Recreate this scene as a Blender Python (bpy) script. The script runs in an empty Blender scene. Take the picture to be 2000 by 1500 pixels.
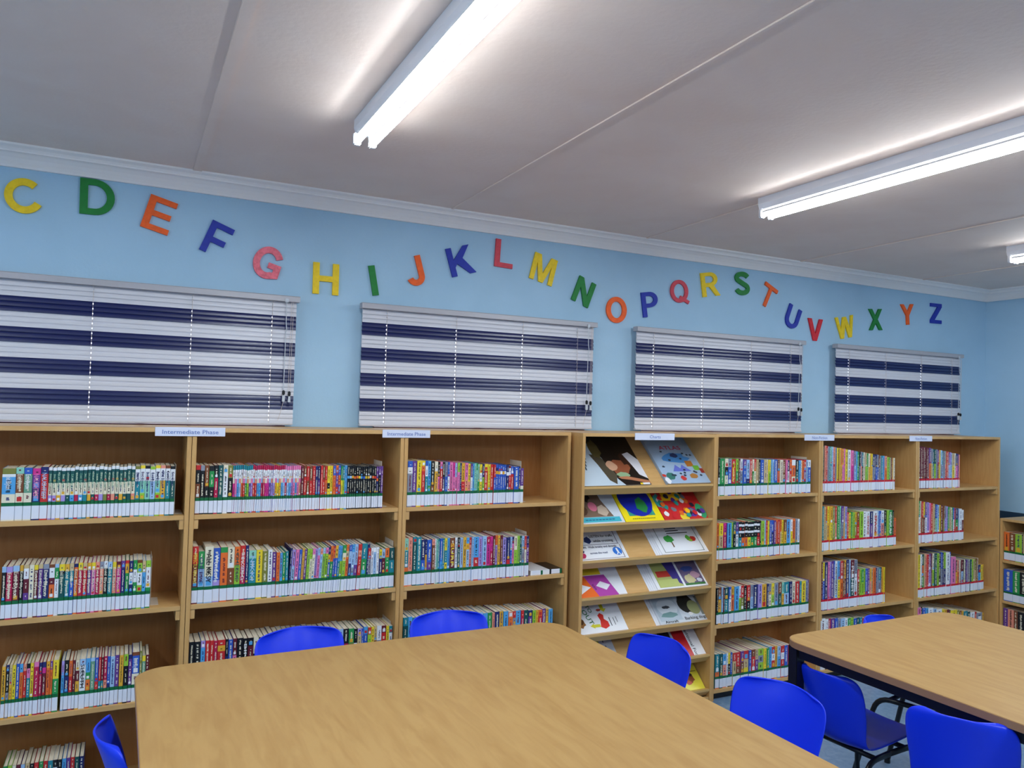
import bpy, bmesh, math, random
import numpy as np
from mathutils import Vector, Matrix, geometry
random.seed(7)
C = bpy.context.scene.collection
PI = math.pi

# ------------------------------------------------------------------ camera, world, exposure
CAM = (1500.0, .4636, .029, .0279, 0.0, -3.5709, 1.5609)      # focal px, yaw, pitch, roll, position
def cam_axes():
    f, yaw, pitch, roll = CAM[:4]
    cy, sy, cp, sp = math.cos(yaw), math.sin(yaw), math.cos(pitch), math.sin(pitch)
    fw = Vector((sy*cp, cy*cp, sp)); r = Vector((cy, -sy, 0)); u = r.cross(fw)
    cr, sr = math.cos(roll), math.sin(roll)
    return cr*r + sr*u, -sr*r + cr*u, fw
AX = cam_axes()
cam_d = bpy.data.cameras.new('camera'); cam = bpy.data.objects.new('camera', cam_d); C.objects.link(cam)
M = Matrix((AX[0], AX[1], -AX[2])).transposed().to_4x4(); M.translation = Vector(CAM[4:])
cam.matrix_world = M
cam_d.sensor_width = 36; cam_d.lens = CAM[0]/2000*36; cam_d.clip_start = .02
bpy.context.scene.camera = cam
w = bpy.data.worlds.new('sky'); bpy.context.scene.world = w; w.use_nodes = True
bg = w.node_tree.nodes['Background']; bg.inputs[0].default_value = (.80, .86, 1, 1); bg.inputs[1].default_value = 1.6
vs = bpy.context.scene.view_settings
vs.view_transform = 'Standard'; vs.look = 'None'; vs.gamma = 1; vs.exposure = 1.27; vs.use_curve_mapping = False
TUBE_POWER = 35.0

def proj(P):
    d = Vector(P) - Vector(CAM[4:]); z = d.dot(AX[2])
    return 1000 + CAM[0]*d.dot(AX[0])/z, 750 - CAM[0]*d.dot(AX[1])/z
def hit(u, v, **k):                                            # pixel of the photograph -> point on a plane of the room
    d = AX[2] + AX[0]*((u-1000)/CAM[0]) - AX[1]*((v-750)/CAM[0]); o = Vector(CAM[4:])
    a, val = list(k.items())[0]; i = 'xyz'.index(a)
    return o + d*((val-o[i])/d[i])
def x_at(u, y, z):
    lo, hi = -3., 8.
    for _ in range(40):
        m = (lo+hi)/2
        if proj((m, y, z))[0] < u: lo = m
        else: hi = m
    return lo

# ------------------------------------------------------------------ helpers
def lin(c):
    return tuple((x/255/12.92 if x/255 <= .04045 else ((x/255+.055)/1.055)**2.4) for x in c)
def mat(name, rgb, rough=.5, spec=.5, metal=0.):
    m = bpy.data.materials.new(name); m.use_nodes = True
    b = m.node_tree.nodes['Principled BSDF']
    b.inputs['Base Color'].default_value = (*lin(rgb), 1); b.inputs['Roughness'].default_value = rough
    b.inputs['Specular IOR Level'].default_value = spec; b.inputs['Metallic'].default_value = metal
    return m
def nd(m, t, **k):
    n = m.node_tree.nodes.new(t)
    for a, v in k.items(): setattr(n, a, v)
    return n
def noise_mat(name, rgb1, rgb2, scale=(1, 1, 1), nscale=8., rough=.5, bump=0., bscale=200., spec=.5, detail=5., lo=.35, hi=.65):
    m = mat(name, rgb1, rough, spec); L = m.node_tree.links; b = m.node_tree.nodes['Principled BSDF']
    tc = nd(m, 'ShaderNodeTexCoord'); mp = nd(m, 'ShaderNodeMapping'); mp.inputs['Scale'].default_value = scale
    L.new(tc.outputs['Object'], mp.inputs['Vector'])
    n = nd(m, 'ShaderNodeTexNoise'); n.inputs['Scale'].default_value = nscale; n.inputs['Detail'].default_value = detail
    n.inputs['Distortion'].default_value = .6
    L.new(mp.outputs[0], n.inputs['Vector'])
    cr = nd(m, 'ShaderNodeValToRGB'); e = cr.color_ramp.elements
    e[0].position = lo; e[1].position = hi; e[0].color = (*lin(rgb1), 1); e[1].color = (*lin(rgb2), 1)
    L.new(n.outputs['Fac'], cr.inputs[0]); L.new(cr.outputs[0], b.inputs['Base Color'])
    if bump:
        n2 = nd(m, 'ShaderNodeTexNoise'); n2.inputs['Scale'].default_value = bscale; n2.inputs['Detail'].default_value = 4
        L.new(tc.outputs['Object'], n2.inputs['Vector'])
        bp = nd(m, 'ShaderNodeBump'); bp.inputs['Strength'].default_value = bump; bp.inputs['Distance'].default_value = .004
        L.new(n2.outputs['Fac'], bp.inputs['Height']); L.new(bp.outputs[0], b.inputs['Normal'])
    return m
def attr_mat(name, rough=.4, spec=.5):
    m = mat(name, (128, 128, 128), rough, spec); a = nd(m, 'ShaderNodeVertexColor'); a.layer_name = 'Col'
    m.node_tree.links.new(a.outputs['Color'], m.node_tree.nodes['Principled BSDF'].inputs['Base Color']); return m

class MB:                                                      # collects faces; build() links them as one mesh object
    def __init__(s): s.v = []; s.f = []; s.c = []
    def face(s, pts, col=None):
        n = len(s.v); s.v += [tuple(p) for p in pts]; s.f.append(tuple(range(n, n+len(pts)))); s.c.append(col)
    def box(s, x0, x1, y0, y1, z0, z1, col=None):
        n = len(s.v)
        s.v += [(x, y, z) for z in (z0, z1) for y in (y0, y1) for x in (x0, x1)]
        for q in ((0, 2, 3, 1), (4, 5, 7, 6), (0, 1, 5, 4), (2, 6, 7, 3), (0, 4, 6, 2), (1, 3, 7, 5)):
            s.f.append(tuple(n+i for i in q)); s.c.append(col)
        return s
    def prism(s, outer, holes=(), d0=0., d1=.01, fr=None, col=None):   # polygon in (a,b), depth along the third axis of frame fr
        fr = fr or (lambda a, b, d: (a, b, d))
        polys = [outer]+list(holes); flat = [p for q in polys for p in q]
        tris = geometry.tessellate_polygon([[Vector((p[0], p[1], 0)) for p in q] for q in polys])
        for d in ((d1,) if d0 is None else (d0, d1)):
            n = len(s.v); s.v += [fr(p[0], p[1], d) for p in flat]
            for t in tris: s.f.append(tuple(n+i for i in t)); s.c.append(col)
        if d0 is not None:
            for q in polys:
                for i in range(len(q)):
                    a, b = q[i], q[(i+1) % len(q)]
                    s.face([fr(*a, d0), fr(*b, d0), fr(*b, d1), fr(*a, d1)], col)
        return s
    def tube(s, pts, r, n=8, cap=True):
        pts = [Vector(p) for p in pts]; rings = []; up = None
        for i, p in enumerate(pts):
            t = (pts[min(i+1, len(pts)-1)]-pts[max(i-1, 0)]).normalized()
            if up is None: up = t.orthogonal().normalized()
            up = (up - t*up.dot(t)).normalized(); sd = t.cross(up)
            k = len(s.v); s.v += [tuple(p + (up*math.cos(a)+sd*math.sin(a))*r) for a in [2*PI*j/n for j in range(n)]]; rings.append(k)
        for a, b in zip(rings, rings[1:]):
            for j in range(n): s.f.append((a+j, a+(j+1) % n, b+(j+1) % n, b+j)); s.c.append(None)
        if cap:
            s.f.append(tuple(rings[0]+j for j in range(n))[::-1]); s.c.append(None)
            s.f.append(tuple(rings[-1]+j for j in range(n))); s.c.append(None)
        return s
    def mesh(s, name, m, smooth=False, weld=False, bevel=0.):
        me = bpy.data.meshes.new(name); me.from_pydata(s.v, [], s.f)
        if any(c is not None for c in s.c):
            la = me.color_attributes.new('Col', 'FLOAT_COLOR', 'CORNER')
            arr = []
            for f, c in zip(s.f, s.c): arr += list((*(c or (.5, .5, .5)), 1.))*len(f)
            la.data.foreach_set('color', arr)
        if weld or bevel or smooth:
            bm = bmesh.new(); bm.from_mesh(me); bmesh.ops.remove_doubles(bm, verts=bm.verts, dist=1e-5)
            bmesh.ops.recalc_face_normals(bm, faces=bm.faces)
            if bevel: bmesh.ops.bevel(bm, geom=[e for e in bm.edges if e.is_manifold and e.calc_face_angle(0) > .6], offset=bevel, segments=2, affect='EDGES', clamp_overlap=True)
            bm.to_mesh(me); bm.free()
        if smooth:
            for p in me.polygons: p.use_smooth = True
        me.materials.append(m); return me
    def build(s, name, m, parent=None, **k):
        return link(name, s.mesh(name, m, **k), parent)
def link(name, me, parent=None):
    o = bpy.data.objects.new(name, me); C.objects.link(o)
    if parent: o.parent = parent
    return o
def tag(o, label=None, cat=None, group=None, kind=None):
    for k, v in (('label', label), ('category', cat), ('group', group), ('kind', kind)):
        if v: o[k] = v
    return o
def empty(name, loc=(0, 0, 0), rz=0.):
    o = bpy.data.objects.new(name, None); C.objects.link(o); o.location = loc; o.rotation_euler.z = rz; o.empty_display_size = .1; return o
def copy_tree(o, parent=None):
    c = o.copy(); C.objects.link(c); c.parent = parent
    for ch in o.children: copy_tree(ch, c)
    return c
def block(name, m, parent, x0, x1, y0, y1, z0, z1, bevel=0.):
    return MB().box(x0, x1, y0, y1, z0, z1).build(name, m, parent, bevel=bevel)
_txt = {}
def text_mesh(s, m, bold=0.):                                   # flat lettering, height of a capital = 1, centred on the origin
    k = (s, m.name, bold)
    if k not in _txt:
        cu = bpy.data.curves.new('lettering', 'FONT'); cu.body = s; cu.size = 1.0; cu.align_x = 'CENTER'; cu.offset = bold; cu.resolution_u = 2
        ob = bpy.data.objects.new('lettering', cu); C.objects.link(ob)
        dg = bpy.context.evaluated_depsgraph_get(); me = bpy.data.meshes.new_from_object(ob.evaluated_get(dg))
        bpy.data.objects.remove(ob); bpy.data.curves.remove(cu)
        xs = [v.co.x for v in me.vertices]; ys = [v.co.y for v in me.vertices]; hgt = .73
        for v in me.vertices: v.co.x = (v.co.x-(max(xs)+min(xs))/2)/hgt; v.co.y = (v.co.y-.36)/hgt
        me.materials.clear(); me.materials.append(m); me.name = 'lettering'
        _txt[k] = (me, (max(xs)-min(xs))/hgt)
    return _txt[k]
def place_text(name, s, m, parent, origin, ax, up, height=None, length=None, bold=0.):
    me, wd = text_mesh(s, m, bold); ax = Vector(ax).normalized(); up = Vector(up).normalized(); nz = ax.cross(up)
    hx = (length/wd if length else height); hy = height or hx
    o = link(name, me, parent); R = Matrix((ax*hx, up*hy, nz)).transposed().to_4x4(); R.translation = Vector(origin)
    o.matrix_basis = R; return o

# ------------------------------------------------------------------ materials
M_wall = noise_mat('blue_wall_paint', (166, 201, 225), (171, 205, 229), nscale=3, rough=.55, bump=.12, bscale=90, spec=.3)
M_ceil = noise_mat('ceiling_paint', (238, 218, 205), (241, 223, 211), nscale=4, rough=.7, bump=.22, bscale=55, spec=.25)
M_corn = mat('cornice_paint', (244, 239, 236), .5, .35)
M_floor = noise_mat('vinyl_floor', (108, 138, 170), (124, 152, 182), nscale=30, rough=.22, spec=.5)
M_dado = mat('dark_dado_paint', (40, 62, 84), .45)
M_wood = noise_mat('maple_laminate', (204, 160, 100), (212, 170, 112), scale=(1, 9, 1.0), nscale=9, rough=.38, spec=.4)
M_woodv = noise_mat('maple_panel', (202, 156, 95), (210, 166, 106), scale=(9, 9, 1.0), nscale=7, rough=.36, spec=.4)
M_back = noise_mat('maple_backboard_shaded', (176, 118, 62), (184, 128, 72), scale=(10, 8, 1.0), nscale=6, rough=.5, spec=.3)  # maple made darker and browner to stand in for shade inside the cases
M_edge = mat('maple_edge_band', (212, 170, 106), .4)
M_top = noise_mat('table_laminate', (166, 128, 76), (178, 142, 88), scale=(7, 1.1, 1), nscale=5, rough=.42, spec=.3, detail=9, lo=.3, hi=.62)
M_tedge = mat('table_edge_band', (150, 112, 84), .4)
M_black = mat('black_steel', (20, 20, 22), .35)
M_plinth = mat('black_plinth', (22, 20, 20), .5)
M_blue = mat('blue_plastic', (14, 52, 228), .33, .5)
M_white = mat('white_enamel', (232, 232, 236), .35)
M_alu = mat('blind_rail', (176, 174, 180), .4, .5, .1)
M_slw = mat('white_slat', (210, 209, 216), .4, .6)
M_sln = mat('navy_slat', (14, 27, 84), .29, .65)
M_cord = mat('blind_cord', (205, 190, 180), .6)
M_clear = mat('clear_tilt_wand', (200, 205, 212), .15, .7)
M_sill = mat('brown_sill', (118, 78, 84), .5)
M_steel = mat('window_frame_paint', (226, 226, 226), .4)
M_pages = noise_mat('book_pages', (232, 222, 200), (214, 202, 180), scale=(60, 3, 3), nscale=9, rough=.8, spec=.1)
M_cover = attr_mat('book_cover', .32, .5)
M_paper = mat('white_label_paper', (226, 230, 242), .45)
M_gtape = mat('green_tape', (14, 104, 58), .35)
M_rtape = mat('red_tape', (206, 24, 48), .35)
M_print = attr_mat('printed_paper', .3, .5)
M_sheet = mat('white_laminate_sheet', (232, 234, 242), .2, .5)
M_bookend = mat('cream_bookend', (214, 202, 186), .4)
M_sign = mat('sign_card', (222, 226, 244), .3)
M_ink = mat('blue_grey_ink', (96, 122, 188), .5)
def ink(rgb):
    k = 'ink_%d_%d_%d' % rgb
    return bpy.data.materials.get(k) or mat(k, rgb, .45)
m = bpy.data.materials.new('window_glass'); m.use_nodes = True; M_glass = m
b = m.node_tree.nodes['Principled BSDF']; b.inputs['Transmission Weight'].default_value = 1; b.inputs['Roughness'].default_value = .02; b.inputs['IOR'].default_value = 1.45
m = bpy.data.materials.new('lit_tube'); m.use_nodes = True; M_tube = m
b = m.node_tree.nodes['Principled BSDF']; b.inputs['Base Color'].default_value = (.9, .9, .9, 1)
b.inputs['Emission Color'].default_value = (.87, .95, 1, 1); b.inputs['Emission Strength'].default_value = TUBE_POWER

M_tube2 = M_tube.copy(); M_tube2.name = 'lit_tube_flank'; M_tube2.node_tree.nodes['Principled BSDF'].inputs['Emission Strength'].default_value = TUBE_POWER*.34

# ------------------------------------------------------------------ room shell
XL, XR, YF, ZC = -2.3, 5.763, -6.6, 2.523
def struct(o): o['kind'] = 'structure'; return o
floor = struct(block('floor', M_floor, None, XL-.15, XR+.15, YF-.15, .2, -.1, 0))
BL = [-.618, .965, 2.528, 4.11]; BW = 1.292                   # left ends and width of the four blinds
bk = MB(); xs = [XL-.15]
for x in BL: xs += [x+.085, x+BW-.035]
xs += [XR+.15]; Z0, Z1 = 1.40, 1.985
for i in range(len(xs)-1):
    if i % 2 == 0: bk.box(xs[i], xs[i+1], 0, .2, 0, ZC+.1)
    else: bk.box(xs[i], xs[i+1], 0, .2, 0, Z0); bk.box(xs[i], xs[i+1], 0, .2, Z1, ZC+.1)
struct(bk.build('wall_back', M_wall))
struct(block('wall_right', M_wall, None, XR, XR+.15, YF, 0, 0, ZC+.1))
struct(block('wall_left', M_wall, None, XL-.15, XL, YF, 0, 0, ZC+.1))
struct(block('wall_front', M_wall, None, XL-.15, XR+.15, YF-.15, YF, 0, ZC+.1))
ceil = struct(block('ceiling', M_ceil, None, XL, XR, YF, 0, ZC+.012, ZC+.1))
JX = [XL, -2.1, -.935, .229, 1.391, 2.562, 3.7475, 4.92, XR]
for a, c in zip(JX, JX[1:]): block('ceiling_panel', M_ceil, ceil, a+.0015, c-.0015, YF, 0, ZC, ZC+.012)
for a in JX[1:-1]:
    wd = .018 if a < .5 else .007
    block('joint_strip', M_ceil, ceil, a-wd, a+wd, YF, 0, ZC-.005, ZC-.0002, bevel=.0015)
PR = [(0, 2.4447), (.012, 2.4447), (.015, 2.453), (.02, 2.463), (.03, 2.478), (.044, 2.49), (.052, 2.494), (.06, 2.494), (.061, 2.5), (.068, 2.508), (.084, 2.515), (.085, ZC-.0003), (0, ZC-.0003)]
tb = MB()
for (d0, h0), (d1, h1) in zip(PR, PR[1:]): tb.face([(XL, -d0, h0), (XR-d0, -d0, h0), (XR-d1, -d1, h1), (XL, -d1, h1)])
struct(tb.build('trim_1', M_corn))
tb = MB()
for (d0, h0), (d1, h1) in zip(PR, PR[1:]): tb.face([(XR-d0, -d0, h0), (XR-d0, YF, h0), (XR-d1, YF, h1), (XR-d1, -d1, h1)])
struct(tb.build('trim_2', M_corn))
struct(block('trim_3', M_dado, None, XR-.012, XR-.0003, YF, -.0003, 0, .897))
for i, x in enumerate(BL):
    wn = empty('window_%d' % (i+1), (x+BW/2+.025, .1, Z0)); wn['kind'] = 'structure'
    hw, hh = BW/2-.061, Z1-Z0-.002
    f = MB()
    for a in (-hw, hw-.03): f.box(a, a+.03, -.02, .02, .002, hh)
    f.box(-hw, hw, -.02, .02, .002, .032); f.box(-hw, hw, -.02, .02, hh-.03, hh)
    f.box(-.012, .012, -.02, .02, .032, hh-.03); f.build('window_frame', M_steel, wn)
    for a, c in ((-hw+.03, -.012), (.012, hw-.03)): block('pane', M_glass, wn, a, c, -.003, .003, .032, hh-.03)
    block('window_sill', M_sill, wn, -hw, hw, -.122, -.022, .0005, .046)

# ------------------------------------------------------------------ ceiling lamps
def lamp():
    r = empty('fluorescent_lamp')
    MB().prism([(-.034, 0), (-.034, -.03), (-.026, -.052), (.026, -.052), (.034, -.03), (.034, 0)], d0=-1.52, d1=0, fr=lambda a, b, d: (a, d, b)).build('housing', M_white, r, weld=True)
    for sx in (-.027, .027):
        for nm, mm, a0, a1 in (('tube', M_tube, -58, 58), ('tube_flank', M_tube2, 58, 98), ('tube_flank', M_tube2, -98, -58), ('tube_back', M_white, 98, 262)):      # LED tube: diffuser below, opaque back above
            pts = [(sx+.0135*math.sin(math.radians(a0+(a1-a0)*k/12)), -.075-.0135*math.cos(math.radians(a0+(a1-a0)*k/12))) for k in range(13)]
            tb = MB()
            for (xa, za), (xb, zb) in zip(pts, pts[1:]): tb.face([(xa, -.03, za), (xa, -1.49, za), (xb, -1.49, zb), (xb, -.03, zb)])
            tb.build(nm, mm, r)
        for y in (-.018, -1.502):
            MB().box(sx-.013, sx+.013, y-.01, y+.01, -.093, -.05).build('lamp_holder', M_white, r, bevel=.004)
    return r
proto = lamp(); first = True
LBL = {(.69, 0): 'twin-tube fluorescent batten lit above the big table, between letters H and I on the ceiling',
       (2.525, 0): 'twin-tube fluorescent batten lit above the second table, beside a thin ceiling joint',
       (4.36, 0): 'fluorescent batten at the right edge, only its white end cap showing'}
for i, x in enumerate((.69, 2.525, 4.36, -1.15)):  # rear row and leftward battens are unseen, added to light the room
    for j, y in enumerate((-1.0, -3.6)):
        o = proto if first else copy_tree(proto); first = False
        o.location = (x, y, ZC-.0005)
        tag(o, LBL.get((x, j), 'unseen twin-tube batten added to light the room, %s row, %s' % (('window-side', 'rear')[j], ('first', 'second', 'third', 'leftward')[i])), 'ceiling lamp', 'ceiling lamps')

# ------------------------------------------------------------------ bookcases
CASES = dict(A=(-.6345, .2315), B=(.2335, 1.0985), C=(1.1005, 1.953), E=(2.872, 3.672), F=(3.674, 4.539), G=(4.541, 5.407))
YB, ZT = -.33, 1.441; ZS = [1.102, .753, .404, .057]; T = .0165
CASE_LBL = dict(A="maple bookcase of thick children's paperbacks, ending at the first Intermediate Phase sign",
    B='maple bookcase between the two Intermediate Phase signs, thin pastel series on its top shelf',
    C='maple bookcase right of the second Intermediate Phase sign, a few books lying flat',
    E='maple bookcase of green-taped books between the display rack and the Non-Fiction sign',
    F='maple bookcase of red-taped books between the two Non-Fiction signs',
    G='maple bookcase of red-taped books in the room corner, right of both Non-Fiction signs')
for k, (x0, x1) in CASES.items():
    c = tag(empty('bookcase', ((x0+x1)/2, 0, 0)), CASE_LBL[k], 'bookcase', 'bookcases along the window wall')
    h = (x1-x0)/2
    for s in (-1, 1): block('side_panel', M_woodv, c, s*h-(T if s > 0 else 0), s*h+(T if s < 0 else 0), YB, -.006, 0.0, ZT-T, bevel=.0008)
    block('top_panel', M_wood, c, -h, h, YB, -.006, ZT-T, ZT, bevel=.0008)
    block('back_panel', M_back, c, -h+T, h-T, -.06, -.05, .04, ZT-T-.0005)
    for n, z in enumerate(ZS):
        block('shelf', M_wood, c, -h+T+.0005, h-T-.0005, YB+.003, -.0605, z-.018, z, bevel=.0008)
        if n < 3:
            for s in (-1, 1):
                a, b_ = (-h+T+.0005, -h+T+.017) if s < 0 else (h-T-.017, h-T-.0005)
                block('shelf_cleat', M_wood, c, a, b_, YB+.006, -.065, z-.055, z-.0185, bevel=.0008)
    block('plinth', M_plinth, c, -h+T+.0005, h-T-.0005, YB+.03, YB+.045, 0, .038)
# charts display rack
DX0, DX1, DYF = 1.976, 2.812, -.402
rack = tag(empty('display_rack', ((DX0+DX1)/2, 0, 0)), 'maple display rack with seven sloped shelves of charts under the Charts sign', 'display rack')
h = (DX1-DX0)/2; SL = math.radians(43)
for s in (-1, 1): block('side_panel', M_woodv, rack, s*h-(T if s > 0 else 0), s*h+(T if s < 0 else 0), DYF, -.006, 0.0, ZT-T, bevel=.0008)
block('top_panel', M_wood, rack, -h, h, DYF, -.006, ZT-T, ZT, bevel=.0008)
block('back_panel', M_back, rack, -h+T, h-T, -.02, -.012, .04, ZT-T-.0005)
block('plinth', M_plinth, rack, -h+T+.0005, h-T-.0005, DYF+.04, DYF+.055, 0, .03)
block('bottom_rail', M_wood, rack, -h+T+.0005, h-T-.0005, DYF+.004, DYF+.02, .03, .06)
DL = [1.181, 1.0, .822, .643, .464, .285, .104]               # lip heights
u_s = Vector((0, math.cos(SL), math.sin(SL))); n_s = Vector((0, -math.sin(SL), math.cos(SL)))
def board_origin(i): return Vector((0, DYF+.03, DL[i]-.009))   # foot of the sloped board (top face)
for i in range(7):
    o0 = board_origin(i); L = .34 if i else .35
    fr = lambda a, b, d: tuple(o0 + u_s*a + n_s*b + Vector((d, 0, 0)))
    sh = MB().prism([(0, 0), (L, 0), (L, -.014), (0, -.014)], d0=-h+T+.0005, d1=h-T-.0005, fr=fr).build('sloped_shelf', M_wood, rack, weld=True)
    z_ = DL[i]
    MB().prism([(DYF+.001, z_), (DYF+.001, z_-.011), (DYF+.03, z_-.044), (DYF+.038, z_-.036), (DYF+.038, z_-.0135), (DYF+.0298, z_-.004)], d0=-h+T+.0005, d1=h-T-.0005, fr=lambda a, b, d: (d, a, b)).build('ledge', M_edge, sh, weld=True)
# low bookcase along the right wall
HX0, HY0, HY1, HZ = 5.41, -.3303, -1.62, .885
hc = tag(empty('low_bookcase', (HX0, HY0, 0)), 'low maple bookcase standing along the right wall, green-taped books facing left', 'bookcase')
HS = [.602, .326, .05]; Lh = HY0-HY1; HD = XR-.0125-HX0
block('top_panel', M_wood, hc, 0, HD, -Lh, 0, HZ-T, HZ, bevel=.0008)
for a in (-T, -Lh): block('side_panel', M_woodv, hc, 0, HD, a, a+T, 0, HZ-T, bevel=.0008)
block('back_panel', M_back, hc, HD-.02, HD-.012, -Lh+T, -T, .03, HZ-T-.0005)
for z in HS: block('shelf', M_wood, hc, .003, HD-.0205, -Lh+T+.0005, -T-.0005, z-.018, z, bevel=.0008)
block('plinth', M_plinth, hc, .03, .045, -Lh+T+.0005, -T-.0005, 0, .031)

# ------------------------------------------------------------------ books
PAL = dict(bk=('black', (26, 26, 30)), nv=('navy', (36, 44, 104)), bl=('blue', (50, 92, 190)), sb=('sky blue', (84, 164, 222)), lb=('pale blue', (160, 194, 230)),
    tl=('teal', (36, 134, 150)), dg=('dark green', (28, 84, 84)), gn=('green', (44, 148, 78)), lg=('lime', (152, 200, 62)), mg=('mint', (142, 206, 184)),
    sg=('sage', (110, 160, 132)), ol=('olive', (128, 130, 60)), yl=('yellow', (238, 212, 50)), gd=('golden', (228, 172, 54)), ov=('orange', (232, 112, 48)),
    rd=('red', (204, 46, 46)), cr=('crimson', (186, 32, 78)), mr=('maroon', (104, 32, 46)), pk=('pink', (232, 124, 176)), mp=('magenta', (214, 52, 142)),
    pu=('purple', (104, 62, 142)), vi=('lavender', (170, 150, 218)), br=('brown', (128, 72, 42)), tn=('tan', (206, 182, 134)), cm=('cream', (234, 226, 200)),
    wh=('white', (234, 236, 240)), gy=('grey', (142, 148, 164)), sl=('salmon', (238, 150, 126)))
PALL = {k: lin(v[1]) for k, v in PAL.items()}
def bands(s):
    out = []
    for t in s.split('.'): out.append((t[:2], float(t[2:] or 1)))
    tot = sum(b for _, b in out); return [(a, b/tot) for a, b in out]
def tokens(s):
    st = dict(h=None, l=0.); out = []
    for t in s.split():
        if t[0] == '@': k, v = t[1:].split('='); st[k] = float(v) if v != '-' else None
        elif t[0] == 'g': out.append(('gap', float(t[1:]), None, 0))
        else:
            wd, b = t.split('='); out.append((bands(b), float(wd), st['h'], st['l']))
    return out
LZ0, LZ1, TZ1 = .0045, .0525, .0650                            # spine label and tape heights
def spine_strip(mb, w_, z0, z1, off, col, mirror=1):
    ch = min(.0014, w_*.18); xs_ = (-w_/2, -w_/2+ch, w_/2-ch, w_/2); ys_ = (ch, 0, 0, ch)
    for i in range(3):
        mb.face([(xs_[i], ys_[i]-off, z0), (xs_[i+1], ys_[i+1]-off, z0), (xs_[i+1], ys_[i+1]-off, z1), (xs_[i], ys_[i]-off, z1)], col)
def book_geo(w_, h_, d_, bnd, seed, tape):
    rnd = random.Random(seed); cv = MB(); w_ -= .0006
    z = h_; ch = min(.0014, w_*.18); top = h_-TZ1
    col_last = PALL[bnd[-1][0]]; side = PALL[max(bnd, key=lambda t: t[1])[0]]
    for k, fr_ in bnd:
        z2 = z-top*fr_; spine_strip(cv, w_, z2, z, 0, PALL[k])
        L_ = top*fr_
        if L_ > .022 and w_ > .006:                            # worn print along the spine, too small to read
            lum = sum(PALL[k]); ic = PALL['cm'] if lum < .9 else PALL[rnd.choice(('nv', 'mr', 'bk'))]
            zz = z-.006-rnd.random()*.01; wdt = w_*rnd.uniform(.24, .4)
            while zz > z2+.01:
                l = rnd.uniform(.002, .0052); x_ = rnd.uniform(-.05, .05)*w_; q = wdt*rnd.uniform(.6, 1)/2
                if rnd.random() < .82: cv.face([(x_-q, -.00025, zz-l), (x_+q, -.00025, zz-l), (x_+q, -.00025, zz), (x_-q, -.00025, zz)], ic)
                zz -= l+.0012
            if rnd.random() < .35:
                q = w_*.3; zz = z2+.004; cv.face([(-q, -.0003, zz), (q, -.0003, zz), (q, -.0003, zz+q*2.2), (-q, -.0003, zz+q*2.2)], PALL[rnd.choice(('wh', 'gd', 'rd', 'sb'))])
        z = z2
    spine_strip(cv, w_, 0, z, 0, col_last)
    t = min(.0012, w_*.15)
    for sx in (-1, 1):
        xo, xi = sx*w_/2, sx*(w_/2-t)
        cv.face([(xo, ch, 0), (xo, d_, 0), (xo, d_, h_), (xo, ch, h_)], side)
        cv.face([(xi, .002, h_), (xo, ch, h_), (xo, d_, h_), (xi, d_, h_)], side)
        cv.face([(xi, d_, 0), (xo, d_, 0), (xo, d_, h_), (xi, d_, h_)], side)
    cv.face([(-w_/2, ch, h_), (w_/2, ch, h_), (w_/2-t, .0026, h_), (-w_/2+t, .0026, h_)], col_last)
    pg = MB().box(-w_/2+t, w_/2-t, .0022, d_-.003, .001, h_-.0012)
    lb = MB(); spine_strip(lb, w_, LZ0, LZ1, .0004, None)
    for q in (.0, .0018): lb.face([(-w_*.12, -.00042, LZ0+.006+q), (w_*.14, -.00042, LZ0+.006+q), (w_*.14, -.00042, LZ0+.007+q), (-w_*.12, -.00042, LZ0+.007+q)])
    tp = MB(); spine_strip(tp, w_, LZ1, TZ1, .0005, None)
    return cv, pg, lb, tp
BOOKS = []                                                     # dicts gathered row by row, built afterwards
ORD = 'zeroth first second third fourth fifth sixth seventh eighth ninth tenth eleventh twelfth thirteenth fourteenth fifteenth sixteenth seventeenth eighteenth nineteenth twentieth'.split()
TENS = {20: 'twenty', 30: 'thirty', 40: 'forty', 50: 'fifty', 60: 'sixty'}
def ordinal(n):
    if n <= 20: return ORD[n]
    t, r = n//10*10, n % 10
    return TENS[t]+'-'+ORD[r] if r else TENS[t][:-1]+'ieth'
CASE_W = dict(A='first', B='second', C='third', E='fifth', F='sixth', G='seventh'); ROW_W = ['top', 'second', 'third', 'lowest']
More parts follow.
